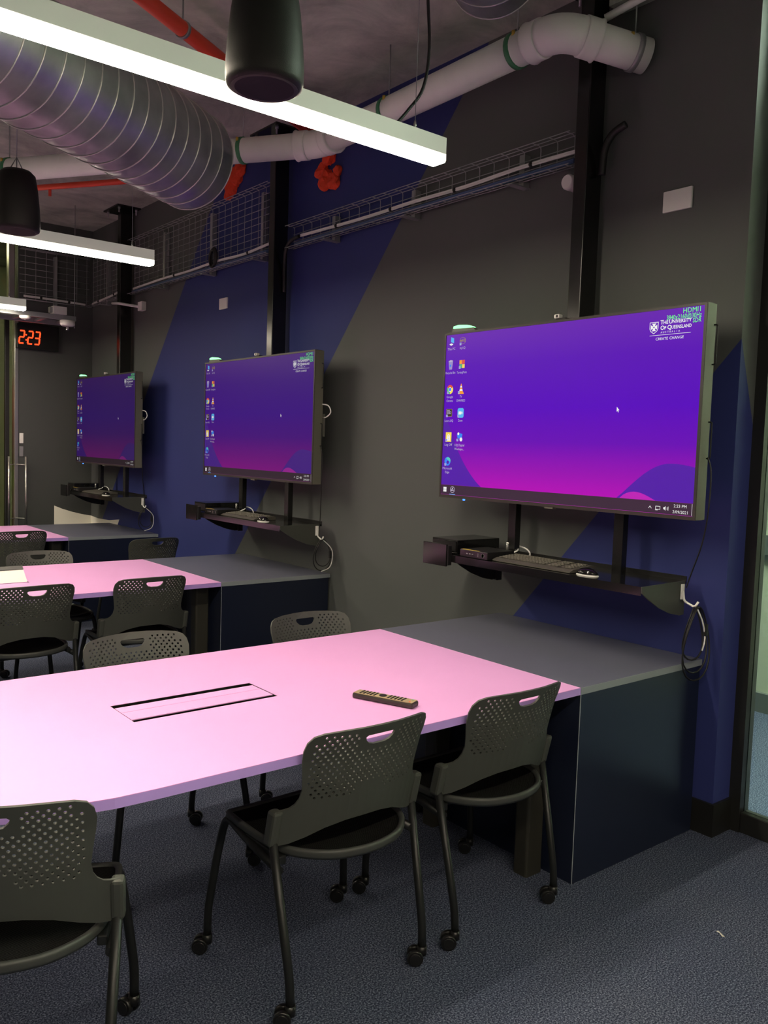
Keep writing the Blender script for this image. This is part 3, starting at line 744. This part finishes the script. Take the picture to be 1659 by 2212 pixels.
body_me = G().rbox(.004, .062, -TW/2+.002, TW/2-.002, .002, THH-.002, .004).mesh('rear_shell', 'black')
scr_me = G().box(XS, .004, -TW/2+b_, TW/2-b_, .015, THH-b_).mesh('screen', SCREENS[0])
TVL = ['large wall screen glowing brightest purple, beside the blue column', 'purple wall screen of medium glow between the other two screens', 'dimmest purple wall screen by the cream swoosh']
ZB = 1.7309-THH/2
for i in range(3):
    t = thing('wall_screen', TVL[i], 'screen', (-.245, TC[i], ZB), 0, 'purple wall screens')
    link('bezel', frame_me, t); link('side_trim', side_me, t); link('side_trim', side_me, t, (0, TW+.001, 0)); link('rear_shell', body_me, t)
    s = link('screen', scr_me, t)
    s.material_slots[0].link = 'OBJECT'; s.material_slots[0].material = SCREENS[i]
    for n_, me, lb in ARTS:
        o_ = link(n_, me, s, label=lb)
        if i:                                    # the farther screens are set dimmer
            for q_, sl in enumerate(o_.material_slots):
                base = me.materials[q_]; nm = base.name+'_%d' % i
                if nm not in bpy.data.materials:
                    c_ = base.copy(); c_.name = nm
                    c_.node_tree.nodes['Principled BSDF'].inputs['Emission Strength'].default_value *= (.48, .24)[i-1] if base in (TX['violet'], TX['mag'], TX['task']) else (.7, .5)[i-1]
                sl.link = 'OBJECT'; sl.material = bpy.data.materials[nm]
    G().lathe([(.006, -.008), (.006, .0)], (.005, TW/2-.175, .0), 10).build('power_light', 'led_b', t)
    G().rbox(-.002, .02, -.025, .025, -.008, .002, .001).build('maker_plate', 'tvside', t)
    # wall bracket and side handles
    G().box(.062, .106, -.22, .22, .30, .62).build('mount_plate', 'black', t)
    for z0, z1 in ((.60, .75), (.24, .38)):
        G().tube(bend([(.05, -TW/2+.004, z1), (.05, -TW/2-.016, z1), (.05, -TW/2-.016, z0), (.05, -TW/2+.004, z0)], .012), .003, 8).build('side_handle', 'darktube', t)
    if i > 0:
        G().box(.062, .075, -TW/2-.012, -TW/2+.01, .30, .44).build('port_panel', 'ledshell', t)
        G().tube(smooth_path([(.06, -TW/2, .50), (.07, -TW/2-.05, .49), (.075, -TW/2-.07, .45), (.07, -TW/2-.03, .42), (.065, -TW/2, .42)], 5), .004, 6).build('patch_cable', 'wcable', t)
    for yy in (.275, -.332):                     # the two rails that carry the shelf
        rl = G().rbox(.062, .10, yy-.024, yy+.024, -.33, .60, .003).build('mount_rail', 'post', t)
    # sensor light and webcam stand on the screen: things of their own
    st = thing('status_light', 'glowing green status light on top of the ' + ['brightest', 'medium', 'dimmest'][i] + ' purple screen', 'light', (-.22, TC[i]+.61, ZB+THH+.001), 0, 'green status lights')
    poly = [(-.075, 0), (.062, 0), (.068, .008), (.055, .028), (.02, .034), (-.03, .030), (-.06, .018)]
    G().prism([(-.085, 0), (.08, 0), (.083, .010), (.072, .020), (-.07, .016)], -.012, .012, 'x').build('shell', 'ledshell', st)
    G().prism([(-.068, .0165), (.070, .0205), (.066, .032), (.03, .036), (-.03, .031), (-.055, .024)], -.016, .010, 'x').build('lit_lens', 'led_g', st)
    wc = thing('webcam', 'small white sensor on a black foot atop the ' + ['brightest', 'medium', 'dimmest'][i] + ' purple screen', 'webcam', (-.225, TC[i]-.005, ZB+THH+.001), 0, 'little sensors on the screens')
    G().rbox(-.015, .015, -.035, .02, 0, .008, .002).build('foot', 'black', wc)
    G().rbox(-.016, .012, .002, .03, .008, .026, .004).build('head', 'white', wc)
    G().lathe([(.006, -.018), (.006, -.014)], (0, .012, .017), 10, 'x').build('lens', 'black', wc)

# ------------------------------------------------------------------ shelves with their equipment
ZS = 1.052
def shelf_set(i):
    y = TC[i]-.0848                               # offsets measured at the near set
    wl = ['brightest', 'medium', 'dimmest'][i]
    t = thing('wall_shelf', 'glossy black shelf hung below the %s purple screen' % wl, 'shelf', (-.10, y, ZS), 0, 'black equipment shelves')
    G().rbox(-.298, .02, -.52, .72, -.012, 0, .002).build('shelf_board', 'gloss', t)
    G().box(-.300, -.296, -.52, .72, -.035, 0).build('front_lip', 'gloss', t)
    G().box(.016, .02, -.52, .72, -.0, .02).build('rear_lip', 'black', t)
    prof = [(-.30, 0), (0, .004), (0, -.135), (-.03, -.137), (-.10, -.122), (-.18, -.092), (-.25, -.055), (-.298, -.025)]
    G().prism(prof, -.526, -.520, 'y').build('end_bracket', 'darkpl', t)
    G().prism(prof, .525, .531, 'y').build('end_bracket', 'black', t)
    G().box(-.006, .03, .515, .531, -.14, 0).build('hanger', 'black', t)
    G().rbox(-.332, -.322, .545, .712, -.055, .052, .002).build('gloss_front_plate', 'gloss', t)
    G().rbox(-.325, -.298, .54, .56, -.05, .045, .004).build('plate_arm', 'black', t)
    # big box
    b = thing('media_box', 'larger flat black box at the end of the shelf below the %s screen' % wl, 'electronics', (-.20, y+.64, ZS), 0, 'black media boxes')
    G().rbox(-.155, .14, -.09, .09, .004, .068, .003).build('case', 'gloss', b)
    G().box(-.1562, -.155, -.08, .08, .012, .058).build('face_plate', 'black', b)
    for a in (-.12, .11):
        for c in (-.07, .07): G().lathe([(.008, 0), (.008, .005)], (a, c, 0), 8).build('foot', 'black', b)
    # mini computer
    p = thing('mini_computer', 'small flat black computer with a ring logo below the %s screen' % wl, 'computer', (-.30, y+.40, ZS), 0, 'mini computers on the shelves')
    G().rbox(-.093, .09, -.09, .09, .001, .037, .003).build('case', 'black', p)
    fp = G().box(-.0945, -.093, -.088, .088, .004, .034).build('front_panel', 'gloss', p)
    n = 20; g = G(); g.lathe([(.010, -.001), (.010, 0), (.0085, 0), (.0085, -.001)], (-.0945, -.062, .019), 20, 'x'); g.box(-.0955, -.0945, -.064, -.060, .013, .025); g.build('ring_logo', 'zincd', fp)
    for k in range(3): G().box(-.0957, -.0945, .0+k*.018, .010+k*.018, .017, .021).build('port', 'zincd', fp)
    G().box(-.0957, -.0945, -.034, -.030, .010, .028).build('port', 'steel', fp)
    G().box(-.093, -.085, -.035, .075, .037, .0385).build('asset_label', 'yellow', p)
    d = thing('usb_receiver', 'short silver capped stick standing on the computer below the %s screen' % wl, 'dongle', (-.222, y+.345, ZS+.037), 0, 'silver sticks on the computers')
    G().lathe([(.007, 0), (.007, .028), (.006, .03)], (0, 0, 0), 12).build('cap', 'steel', d); G().lathe([(.0062, .03), (.0062, .036), (.004, .038)], (0, 0, 0), 12).build('tip', 'white', d)
    tag(G().tube(smooth_path([(-.20, y+.34, ZS+.02), (-.165, y+.33, ZS+.035), (-.13, y+.36, ZS+.05), (-.115, y+.32, ZS+.04), (-.11, y+.30, ZS+.02), (-.105, y+.31, ZS+.004)], 6), .004, 6).build('power_lead', 'wcable'), 'pale looped lead behind the computer below the %s screen' % wl, 'cable', 'pale leads on the shelves')
    # keyboard
    k = thing('keyboard', 'flat black keyboard on the shelf below the %s screen' % wl, 'keyboard', (-.285, y+.075, ZS), 0, 'keyboards on the shelves')
    G().prism([(-.085, .002), (.085, .002), (.085, .022), (.06, .024), (-.06, .015), (-.085, .006)], -.225, .225, 'y').build('case', 'kbase', k)
    if i == 0 or i == 1:
        km = G().rbox(-.0075, .0075, -.0075, .0075, 0, .005, .0015).mesh('key', 'keys')
        for a in range(6):
            for c in range(23):
                if c in (15, 19): continue
                x = -.045+a*.020; link('key', km, k, (x, .205-c*.0183, .0165+a*.0014))
    m = thing('computer_mouse', 'black mouse with a pale base on the shelf below the %s screen' % wl, 'mouse', (-.335, y-.215, ZS), 0, 'mice on the shelves')
    def blob(sx, sy, sz, z0, name, mt):
        g = G(); prof = []
        for a in range(0, 7): q = a/6*PI/2; prof.append((math.cos(q), math.sin(q)))
        g.lathe(prof, (0, 0, 0), 20); g.v = [(x*sx, y_*sy, z*sz+z0) for x, y_, z in g.v]; return g.build(name, mt, m)
    blob(.034, .054, .012, .0, 'base', 'white'); blob(.032, .052, .026, .007, 'shell', 'gloss')
    # hook with coiled leads at the near end
    hk = thing('cable_hook', 'white plastic hook on the shelf end below the %s screen' % wl, 'hook', (-.125, y-.5275, ZS-.005), 0, 'white cable hooks')
    G().rbox(-.012, .012, -.006, 0, -.065, -.002, .003).build('back_plate', 'white', hk)
    G().tube(bend([(0, -.006, -.03), (0, -.012, -.07), (0, -.062, -.088), (0, -.075, -.065)], .012), .005, 8).build('hook_arm', 'white', hk)
    cz = ZS-.09; cy = y-.592; cx = -.12
    def loop(w_, h_, yo, r, mt, tail=0):
        pts = [(cx+w_*math.sin(a), cy+yo+.012*math.sin(2*a), cz-h_/2+h_/2*math.cos(a)-(.05*(1-abs(math.cos(a))) if False else 0)) for a in [2*PI*q/24 for q in range(24)]]
        return G().tube(pts, r, 6, closed=True)
    big = [(.080, .27, -.005), (.065, .22, .006), (.092, .30, -.012)] if i == 0 else [(.055, .17, -.004), (.065, .20, .006)]
    cl = thing('coiled_leads', 'coil of black leads hanging from the hook below the %s screen' % wl, 'cable', (0, 0, 0), 0, 'coiled leads')
    for w_, h_, yo in big: loop(w_, h_, yo, .0035, 'cable').build('lead_loop', 'cable', cl)
    g = G().tube(smooth_path([(cx, cy, cz), (cx+.02, cy-.02, cz-.06), (cx+.045, cy-.02, cz-.13), (cx+.03, cy-.02, cz-.18)] if i == 0 else [(cx, cy, cz), (cx+.06, cy-.02, cz-.07), (cx+.05, cy-.02, cz-.17), (cx-.02, cy-.02, cz-.2)], 6), .003, 6); g.build('white_tail', 'wcable', cl)
    G().rbox(cx+.035, cx+.05, cy-.03, cy-.015, cz-.12, cz-.07, .003).build('plug', 'black', cl)
    # drop cable from the screen down to the shelf end
    dc = smooth_path([(-.20, y-.65, 1.56), (-.195, y-.665, 1.50), (-.19, y-.66, 1.35), (-.17, y-.63, 1.22), (-.13, y-.57, 1.10), (-.115, y-.54, 1.03)], 6)
    tag(G().tube(dc, .0028, 6).build('drop_cable', 'cable'), 'thin black cable dropping from the side of the %s screen' % wl, 'cable', 'thin drop cables')
for i in range(3): shelf_set(i)

# ------------------------------------------------------------------ wall fittings
def plate(y, z, w_, h_, label, name='wall_plate'):
    t = thing(name, label, 'wall plate', (0, y, z), 0, 'white wall plates')
    G().rbox(-.012, 0, -w_/2, w_/2, -h_/2, h_/2, .003).build('cover', 'white', t)
    return t
plate(-.33, 2.632, .135, .088, 'wide white blank plate on the charcoal wall beside the near post')
plate(3.604, 2.632, .125, .085, 'small white blank plate on the blue stripe')
jb = thing('conduit_box', 'white junction box with a stub of conduit by the dim screen post', 'junction box', (0, 5.11, 2.77), 0)
G().rbox(-.045, 0, -.045, .045, -.04, .04, .004).build('box', 'white', jb)
G().tube(bend([(-.03, .045, .0), (-.165, .20, .03), (-.165, .34, .045)], .03), .012, 10).build('conduit', 'white', jb)
tag(G().lathe([(.036, 0), (.036, -.05), (.03, -.06)], (0, .225, 2.815), 20, 'x').build('round_cap', 'white'), 'round white wall cap half hidden behind the near post', 'wall cap')
# plates near the door
for z, c, lb in ((1.54, 'white', 'upright white switch plate beside the glass door'), (1.41, 'zincd', 'upright steel switch plate beside the glass door')):
    t = thing('switch_plate', lb, 'switch', (-.70, YE, z)); G().rbox(-.018, .018, -.01, 0, -.05, .05, .002).build('cover', c, t); G().rbox(-.006, .006, -.013, -.01, -.012, .012, .001).build('rocker', c, t)

# ------------------------------------------------------------------ red digital clock
ck = thing('digital_clock', 'black wall clock with glowing red digits 2:23', 'clock', (-.56, YE-.005, 2.52))
G().rbox(-.20, .20, -.06, 0, -.11, .13, .005).build('case', 'black', ck)
SEG = {'2': 'abged', '3': 'abgcd'}
def digit(ch, x, parent):
    w_, h_, th = .042, .12, .013
    bars = {'a': (0, h_/2, w_, th), 'g': (0, 0, w_, th), 'd': (0, -h_/2, w_, th), 'b': (w_/2, h_/4, th, h_/2-.01), 'c': (w_/2, -h_/4, th, h_/2-.01), 'f': (-w_/2, h_/4, th, h_/2-.01), 'e': (-w_/2, -h_/4, th, h_/2-.01)}
    g = G()
    for s in SEG[ch]:
        a, b, c, d = bars[s]; sk = lambda z: .012*z/h_
        g.prism([(x+a-c/2+.1*(b-d/2), b-d/2), (x+a+c/2+.1*(b-d/2), b-d/2), (x+a+c/2+.1*(b+d/2), b+d/2), (x+a-c/2+.1*(b+d/2), b+d/2)], -.064, -.06, 'y')
    g.build('digit', 'led_r', parent)
digit('2', -.155, ck); digit('2', -.075, ck); digit('3', -.008, ck)
for z in (.025, -.025): G().box(-.120, -.108, -.064, -.06, z-.006, z+.006).build('colon_dot', 'led_r', ck)

# ------------------------------------------------------------------ suspended rack with detectors
rk = thing('suspended_rack', 'grey suspended ladder rack beside the red clock', 'rack', (-.47, 5.55, 2.62))
G().rbox(-1.6, 0, -.02, .02, 0, .045, .003).build('side_rail', 'zincd', rk)
G().rbox(-1.6, 0, .38, .42, 0, .045, .003).build('side_rail', 'zincd', rk)
for k in range(8): G().rbox(-.05-k*.2, -.02-k*.2, .02, .38, .01, .03, .002).build('rung', 'zincd', rk)
for x in (0.0, -1.4):
    G().tube([(x-.01, 0, -.06), (x-.01, 0, ZC-2.62)], .004, 6).build('hanger_rod', 'zincd', rk)
t = thing('smoke_detector', 'round white detector under the suspended rack', 'detector', (-.55, 5.53, 2.618)); G().lathe([(.065, 0), (.065, -.035), (.05, -.05)], (0, 0, 0), 20).build('base', 'white', t); G().lathe([(.012, -.05), (.012, -.075), (.018, -.085)], (0, 0, 0), 10).build('sprinkler_head', 'steel', t)
t = thing('smoke_detector', 'low white dome detector over the red clock', 'detector', (-.92, 5.53, 2.618)); G().lathe([(.05, 0), (.048, -.018), (.03, -.03)], (0, 0, 0), 20).build('base', 'white', t); G().lathe([(.012, -.03), (.008, -.036)], (0, 0, 0), 12).build('dome_tip', 'white', t)
t = thing('control_box', 'white box mounted on top of the suspended rack', 'control box', (-.62, 5.55, 2.6655)); G().rbox(-.06, .06, -.04, .06, 0, .07, .003).build('case', 'white', t); G().rbox(-.085, -.06, -.02, .03, .01, .06, .002).build('connector', 'zincd', t)

# ------------------------------------------------------------------ wire basket trays along the wall
def tray(y0, y1, z0, z1, label, brackets=()):
    t = thing('wire_cable_tray', label, 'cable tray', (-.004, y0, z0), 0, 'wire basket trays')
    hh = z1-z0; Lw = y1-y0
    cross = bend([(-.115, 0, -.004), (-.05, 0, -.004), (-.05, 0, hh), (-.115, 0, hh)], .018, 3)
    cme = G().tube(cross, .0024, 5).mesh('cross_wire', 'zincd')
    n = int(Lw/.1)
    for k in range(n+1): link('cross_wire', cme, t, (0, .02+k*(Lw-.04)/n, 0))
    lme = G().tube([(0, 0, 0), (0, Lw, 0)], .0024, 5).mesh('long_wire', 'zincd')
    zs = [0]+[hh*k/max(1, round(hh/.05)) for k in range(1, round(hh/.05))]+[hh]
    for z in zs: link('long_wire', lme, t, (-.047, 0, z))
    for x, z in ((-.115, -.004), (-.083, -.004), (-.115, hh), (-.083, hh)): link('long_wire', lme, t, (x, 0, z))
    for yb in brackets:
        G().box(-.043, 0, yb-y0-.016, yb-y0+.016, -.02, hh*.95).box(-.125, 0, yb-y0-.02, yb-y0+.02, -.026, -.020).build('bracket', 'zincd', t)
    return t
t1 = tray(.17, 2.56, 2.875, 3.015, 'low wire cable tray between the two nearest posts', (.52, 1.33, 2.1))
t2 = tray(2.80, 5.22, 2.885, 3.36, 'tall wire cable tray between the middle post and the far post', (2.98, 3.75, 4.6))
t3 = tray(5.42, 6.25, 2.885, 3.36, 'tall wire cable tray in the corner by the far post', (5.9,))
t4 = thing('wire_cable_tray', 'tall wire cable tray on the charcoal end wall', 'cable tray', (0, YE, 2.885), 0, 'wire basket trays')
cw = [c for c in t3.children if c.name.startswith('cross_wire')][0].data; hh = .475
for k in range(7): o = link('cross_wire', cw, t4, (-.08-k*.1, 0, 0), -PI/2); o.rotation_euler = (0, 0, PI/2)
lw = G().tube([(0, 0, 0), (-.68, 0, 0)], .0024, 5).mesh('long_wire', 'zincd')
for k in range(9): link('long_wire', lw, t4, (-.05, -.047, hh*k/8))
for y_, z in ((-.115, -.004), (-.083, -.004), (-.115, hh), (-.083, hh)): link('long_wire', lw, t4, (-.05, y_, z))
G().box(-.40, -.37, -.043, 0, -.02, hh*.95).build('bracket', 'zincd', t4)
def run(pts, r, mt, name, label, group, ties=None):
    p = smooth_path(pts, 6)
    t = thing(name, label, 'cable', tuple(pts[0]), 0, group); o0 = Vector(pts[0])
    for dz in ((0, .009) if mt == 'wcable' else (0, .007, .014)):
        d2 = .006 if dz == .010 else 0
        G().tube([q-o0+Vector((-d2, 0, dz)) for q in p], r, 6).build('strand', mt, t)
    for k in range(5, len(p)-3, 8):
        if mt == 'wcable': G().tube([p[k]-o0+Vector((0, -.008, .004)), p[k]-o0+Vector((0, .008, .004))], .013, 8).build('tie', 'cable', t)
    return t
wz = lambda y, a, b, z0, z1: z0+(z1-z0)*(y-a)/(b-a)
run([(-.07, .17, 2.93), (-.07, .5, 2.935), (-.07, .9, 2.925), (-.07, 1.3, 2.93), (-.07, 1.7, 2.925), (-.07, 2.1, 2.93), (-.065, 2.45, 2.94)], .006, 'wcable', 'white_cables', 'pair of white cables tied along the low wire tray', 'white cables in the trays')
run([(-.08, .17, 2.885), (-.08, .9, 2.884), (-.08, 1.7, 2.886), (-.08, 2.5, 2.884)], .005, 'bcable', 'blue_cables', 'bundle of blue cables lying in the low wire tray', 'blue cables in the trays')
run([(-.07, 2.82, 2.95), (-.07, 3.2, 2.93), (-.07, 3.6, 2.94), (-.07, 4.1, 2.93), (-.07, 4.6, 2.935), (-.07, 5.2, 2.925)], .006, 'wcable', 'white_cables', 'pair of white cables tied along the tall wire tray', 'white cables in the trays')
run([(-.08, 2.82, 2.895), (-.08, 3.6, 2.894), (-.08, 4.4, 2.896), (-.08, 5.2, 2.894)], .005, 'bcable', 'blue_cables', 'bundle of blue cables lying in the tall wire tray', 'blue cables in the trays')
run([(-.07, 5.42, 2.95), (-.07, 5.7, 2.925), (-.07, 6.0, 2.91), (-.07, 6.22, 2.90)], .006, 'wcable', 'white_cables', 'pair of white cables in the corner tray by the far post', 'white cables in the trays')
run([(-.10, 6.33, 2.90), (-.3, 6.33, 2.905), (-.5, 6.33, 2.91), (-.70, 6.33, 2.91)], .006, 'wcable', 'white_cables', 'pair of white cables in the tray on the end wall', 'white cables in the trays')
cl = [( -.095+.0*k, 3.62+.06*math.cos(a), 2.97+.065*math.sin(a)) for k, a in enumerate([2*PI*q/20 for q in range(20)])]
t = thing('cable_coil', 'black cable coil resting in the tall wire tray', 'cable', (0, 0, 0))
for d in (0, .008, -.008, .014, -.014): G().tube([(x+d*.5, 3.62+(y_-3.62)*(1-abs(d)*22), z+d*.6) for x, y_, z in cl], .009, 6, closed=True).build('coil_turn', 'cable', t)
tag(G().tube(smooth_path([(-.07, 2.46, 2.94), (-.08, 2.55, 2.92), (-.085, 2.60, 2.86), (-.07, 2.635, 2.75), (-.06, 2.645, 2.6)], 6), .012, 8).build('feeder_cable', 'cable'), 'thick black cable curving from the low tray to the middle post', 'cable', 'feeder cables')
tag(G().tube(smooth_path([(-.06, -.09, 2.99), (-.07, -.03, 2.96), (-.07, .01, 2.90), (-.06, .026, 2.80)], 6), .017, 8).build('feeder_cable', 'cable'), 'thick black cable curving beside the near post', 'cable', 'feeder cables')

# ------------------------------------------------------------------ PVC drain pipe
pp = thing('drain_pipe', 'white plastic drain pipe elbowing along the top of the wall', 'pipe', (0, 0, 0))
PZ = 3.34; A = Vector((-.35, .05, PZ)); B = Vector((-.35, 1.83, PZ-.03)); Cp = Vector((-2.3, 4.82, PZ-.03)); Ep = Vector((-.005, -.135, 3.275))
def trunc(a, b, da, db): d = (b-a).normalized(); return a+d*da, b-d*db
R_ = .072
G().tube(trunc(A, B, .16, .12), R_, 24).build('straight_run', 'pvc', pp)
G().tube(trunc(B, Cp, .12, 0), R_, 24).build('straight_run', 'pvc', pp)
G().tube(trunc(A, Ep, .12, 0), R_, 24).build('stub', 'pvc', pp)
def elbow(P0, Pc, P1, l):
    a = Pc+(P0-Pc).normalized()*l; b = Pc+(P1-Pc).normalized()*l
    pts = [(1-t)**2*a+2*t*(1-t)*Pc+t*t*b for t in [k/10 for k in range(11)]]
    G().tube(pts, R_+.006, 24).build('elbow', 'pvc', pp)
    for q, d in ((a, (P0-Pc).normalized()), (b, (P1-Pc).normalized())):
        s = G().tube([q-d*.005, q+d*.008, q+d*.055, q+d*.065, q+d*.0651], .08, 24, rs=[.083, .083, .083, .088, .080]); s.build('socket', 'pvc', pp)
elbow(B, A, Ep, .10); elbow(A, B, Cp, .08)
def clamp(p, d, mt):
    d = d.normalized(); g = G().tube([p-d*.012, p+d*.012], R_+.006, 24); c = g.build('pipe_clamp', mt, pp)
    G().tube([p+Vector((0, 0, R_)), Vector((p.x, p.y, ZC))], .004, 6).build('drop_rod', 'zincd', c)
    G().lathe([(.008, -.01), (.008, .012)], (p.x-.058, p.y-.03, p.z+.045), 8).build('clamp_bolt', 'yellow', c)
dAB = B-A
for y_ in (.30, 1.20): clamp(A+dAB*((y_-A.y)/dAB.y), dAB, 'green')
dBC = Cp-B
for k in (.14, .62): clamp(B+dBC*k, dBC, 'green')
clamp(A+(Ep-A)*.86, Ep-A, 'zincd')
tag(G().tube([(-.16, -.03, 3.42), (-.12, -.16, 3.46), (-.08, -.30, 3.495)], .016, 12).build('grey_conduit', 'pvc'), 'thin grey conduit crossing behind the drain pipe elbow', 'conduit')

# ------------------------------------------------------------------ spiral ducts
def duct(E, th, R, Ln, s, label):
    d = Vector((math.sin(th), math.cos(th), 0))
    t = thing('spiral_duct', label, 'duct', tuple(E), 0, 'galvanised spiral ducts')
    G().tube([-d*Ln*k/12 for k in range(13)], R, 48).build('duct_wall', 'zinc', t)
    g = G(); turns = int(Ln/s); pts = []
    a = Vector((0, 0, 1)); b = d.cross(a)
    for k in range(turns+1):
        c = -d*(s*k)
        ring = [c+(R+.0015)*(math.cos(2*PI*j/48)*a+math.sin(2*PI*j/48)*b)for j in range(49)]
        G().tube(ring, .0032, 5).build('seam_ring', 'seam', t) if k < turns else None
    for q in (Ln*.85,):
        c = -d*q
        G().tube([c+(R+.004)*(math.cos(2*PI*j/32)*a+math.sin(2*PI*j/32)*b) for j in range(32)], .006, 5, closed=True).build('hanger_band', 'zincd', t)
        G().tube([c+Vector((0, 0, R)), Vector((c.x, c.y, ZC-E[2]))], .004, 6).build('drop_rod', 'zincd', t)
    return t
duct(Vector((-1.362, 1.429, 2.889)), math.radians(57.9), .225, 2.1, .096, 'galvanised spiral duct ending in front of the drain pipe')
duct(Vector((-.80, 0, 3.40)), math.radians(57.9), .18, 1.3, .096, 'galvanised spiral duct above the black lamp flex')

# ------------------------------------------------------------------ speakers
def speaker(loc, label):
    t = thing('pendant_speaker', label, 'speaker', loc, 0, 'black pendant speakers')
    G().lathe([(.086, .0), (.097, .006), (.101, .016), (.102, .045), (.098, .11), (.090, .19), (.080, .25), (.062, .268), (.03, .275)], (0, 0, 0), 40).build('cabinet', 'speaker', t)
    G().lathe([(.001, .004), (.05, .003), (.086, -.001), (.089, .004)], (0, 0, 0), 40).build('grille', 'grille', t)
    G().tube([(.0, 0, .27), (0, 0, ZC-loc[2])], .0025, 6).build('suspension_wire', 'zincd', t)
    G().tube([(-.03, 0, .272), (0, 0, .33), (.03, 0, .272)], .003, 6).build('bail', 'zincd', t)
    return t
speaker((-2.065, -.43, 2.475), 'black pendant speaker hanging before the near linear light')
speaker((-2.065, 1.74, 2.485), 'black pendant speaker hanging before the linear light over the raised hatch table')

# ------------------------------------------------------------------ red pipes and sealant
t = thing('sprinkler_pipe', 'thick red sprinkler pipe under the concrete slab', 'pipe', (0, 0, 0))
PA, PB = Vector((-.002, 2.295, 3.52)), Vector((-2.4, .935, 3.52))
G().tube([PA, PB], .037, 16).build('pipe_run', 'red', t)
c = PA.lerp(PB, .57); d = (PB-PA).normalized()
G().tube([c-d*.01, c+d*.01], .042, 16).build('pipe_clamp', 'zinc', t); G().tube([c, Vector((c.x, c.y, ZC-.002))], .005, 6).build('drop_rod', 'zincd', t)
t = thing('sprinkler_pipe', 'thin red sprinkler pipe beyond the spiral duct', 'pipe', (0, 0, 0))
G().tube([(-.3, 3.45, 3.5), (-1.7, 5.6, 3.5)], .022, 12).build('pipe_run', 'red', t)
G().tube([(-1.02, 4.556, 3.5), (-1.02, 4.556, 3.43)], .012, 8).build('sprinkler_head', 'red', t)
def sealant(c, pts, label):
    t = tag(bpy.data.objects.new('sealant_lump', None), label, 'sealant', 'orange sealant lumps'); COL.objects.link(t); t.location = c
    bm = bmesh.new()
    for (y_, z, r) in pts:
        m = bmesh.ops.create_icosphere(bm, subdivisions=3, radius=r, matrix=Matrix.Translation((-.02, y_, z)))
        for v in m['verts']:
            p = v.co+Vector(c); k = noise.noise(p*16)*.5+noise.noise(p*40)*.22
            o = Vector((-.02, y_, z)); v.co = o+(v.co-o)*(1+k); v.co.x *= .6
            v.co.x = min(v.co.x, -.0005)
    me = bpy.data.meshes.new('lump'); bm.to_mesh(me); bm.free(); me.materials.append(MT['foam'])
    link('lump', me, t)
sealant((0, 3.45, 3.52), [(-.09, .07, .06), (-.03, .03, .07), (.05, -.0, .07), (.08, -.07, .055), (.03, -.05, .055)], 'orange red sealant lump on the wall beside the spiral duct end')
sealant((0, 2.22, 3.36), [(-.02, .13, .05), (0, .05, .06), (.07, -.03, .06), (.03, -.09, .07), (-.06, -.11, .055), (-.10, -.06, .04)], 'orange red sealant lump on the wall under the drain pipe')
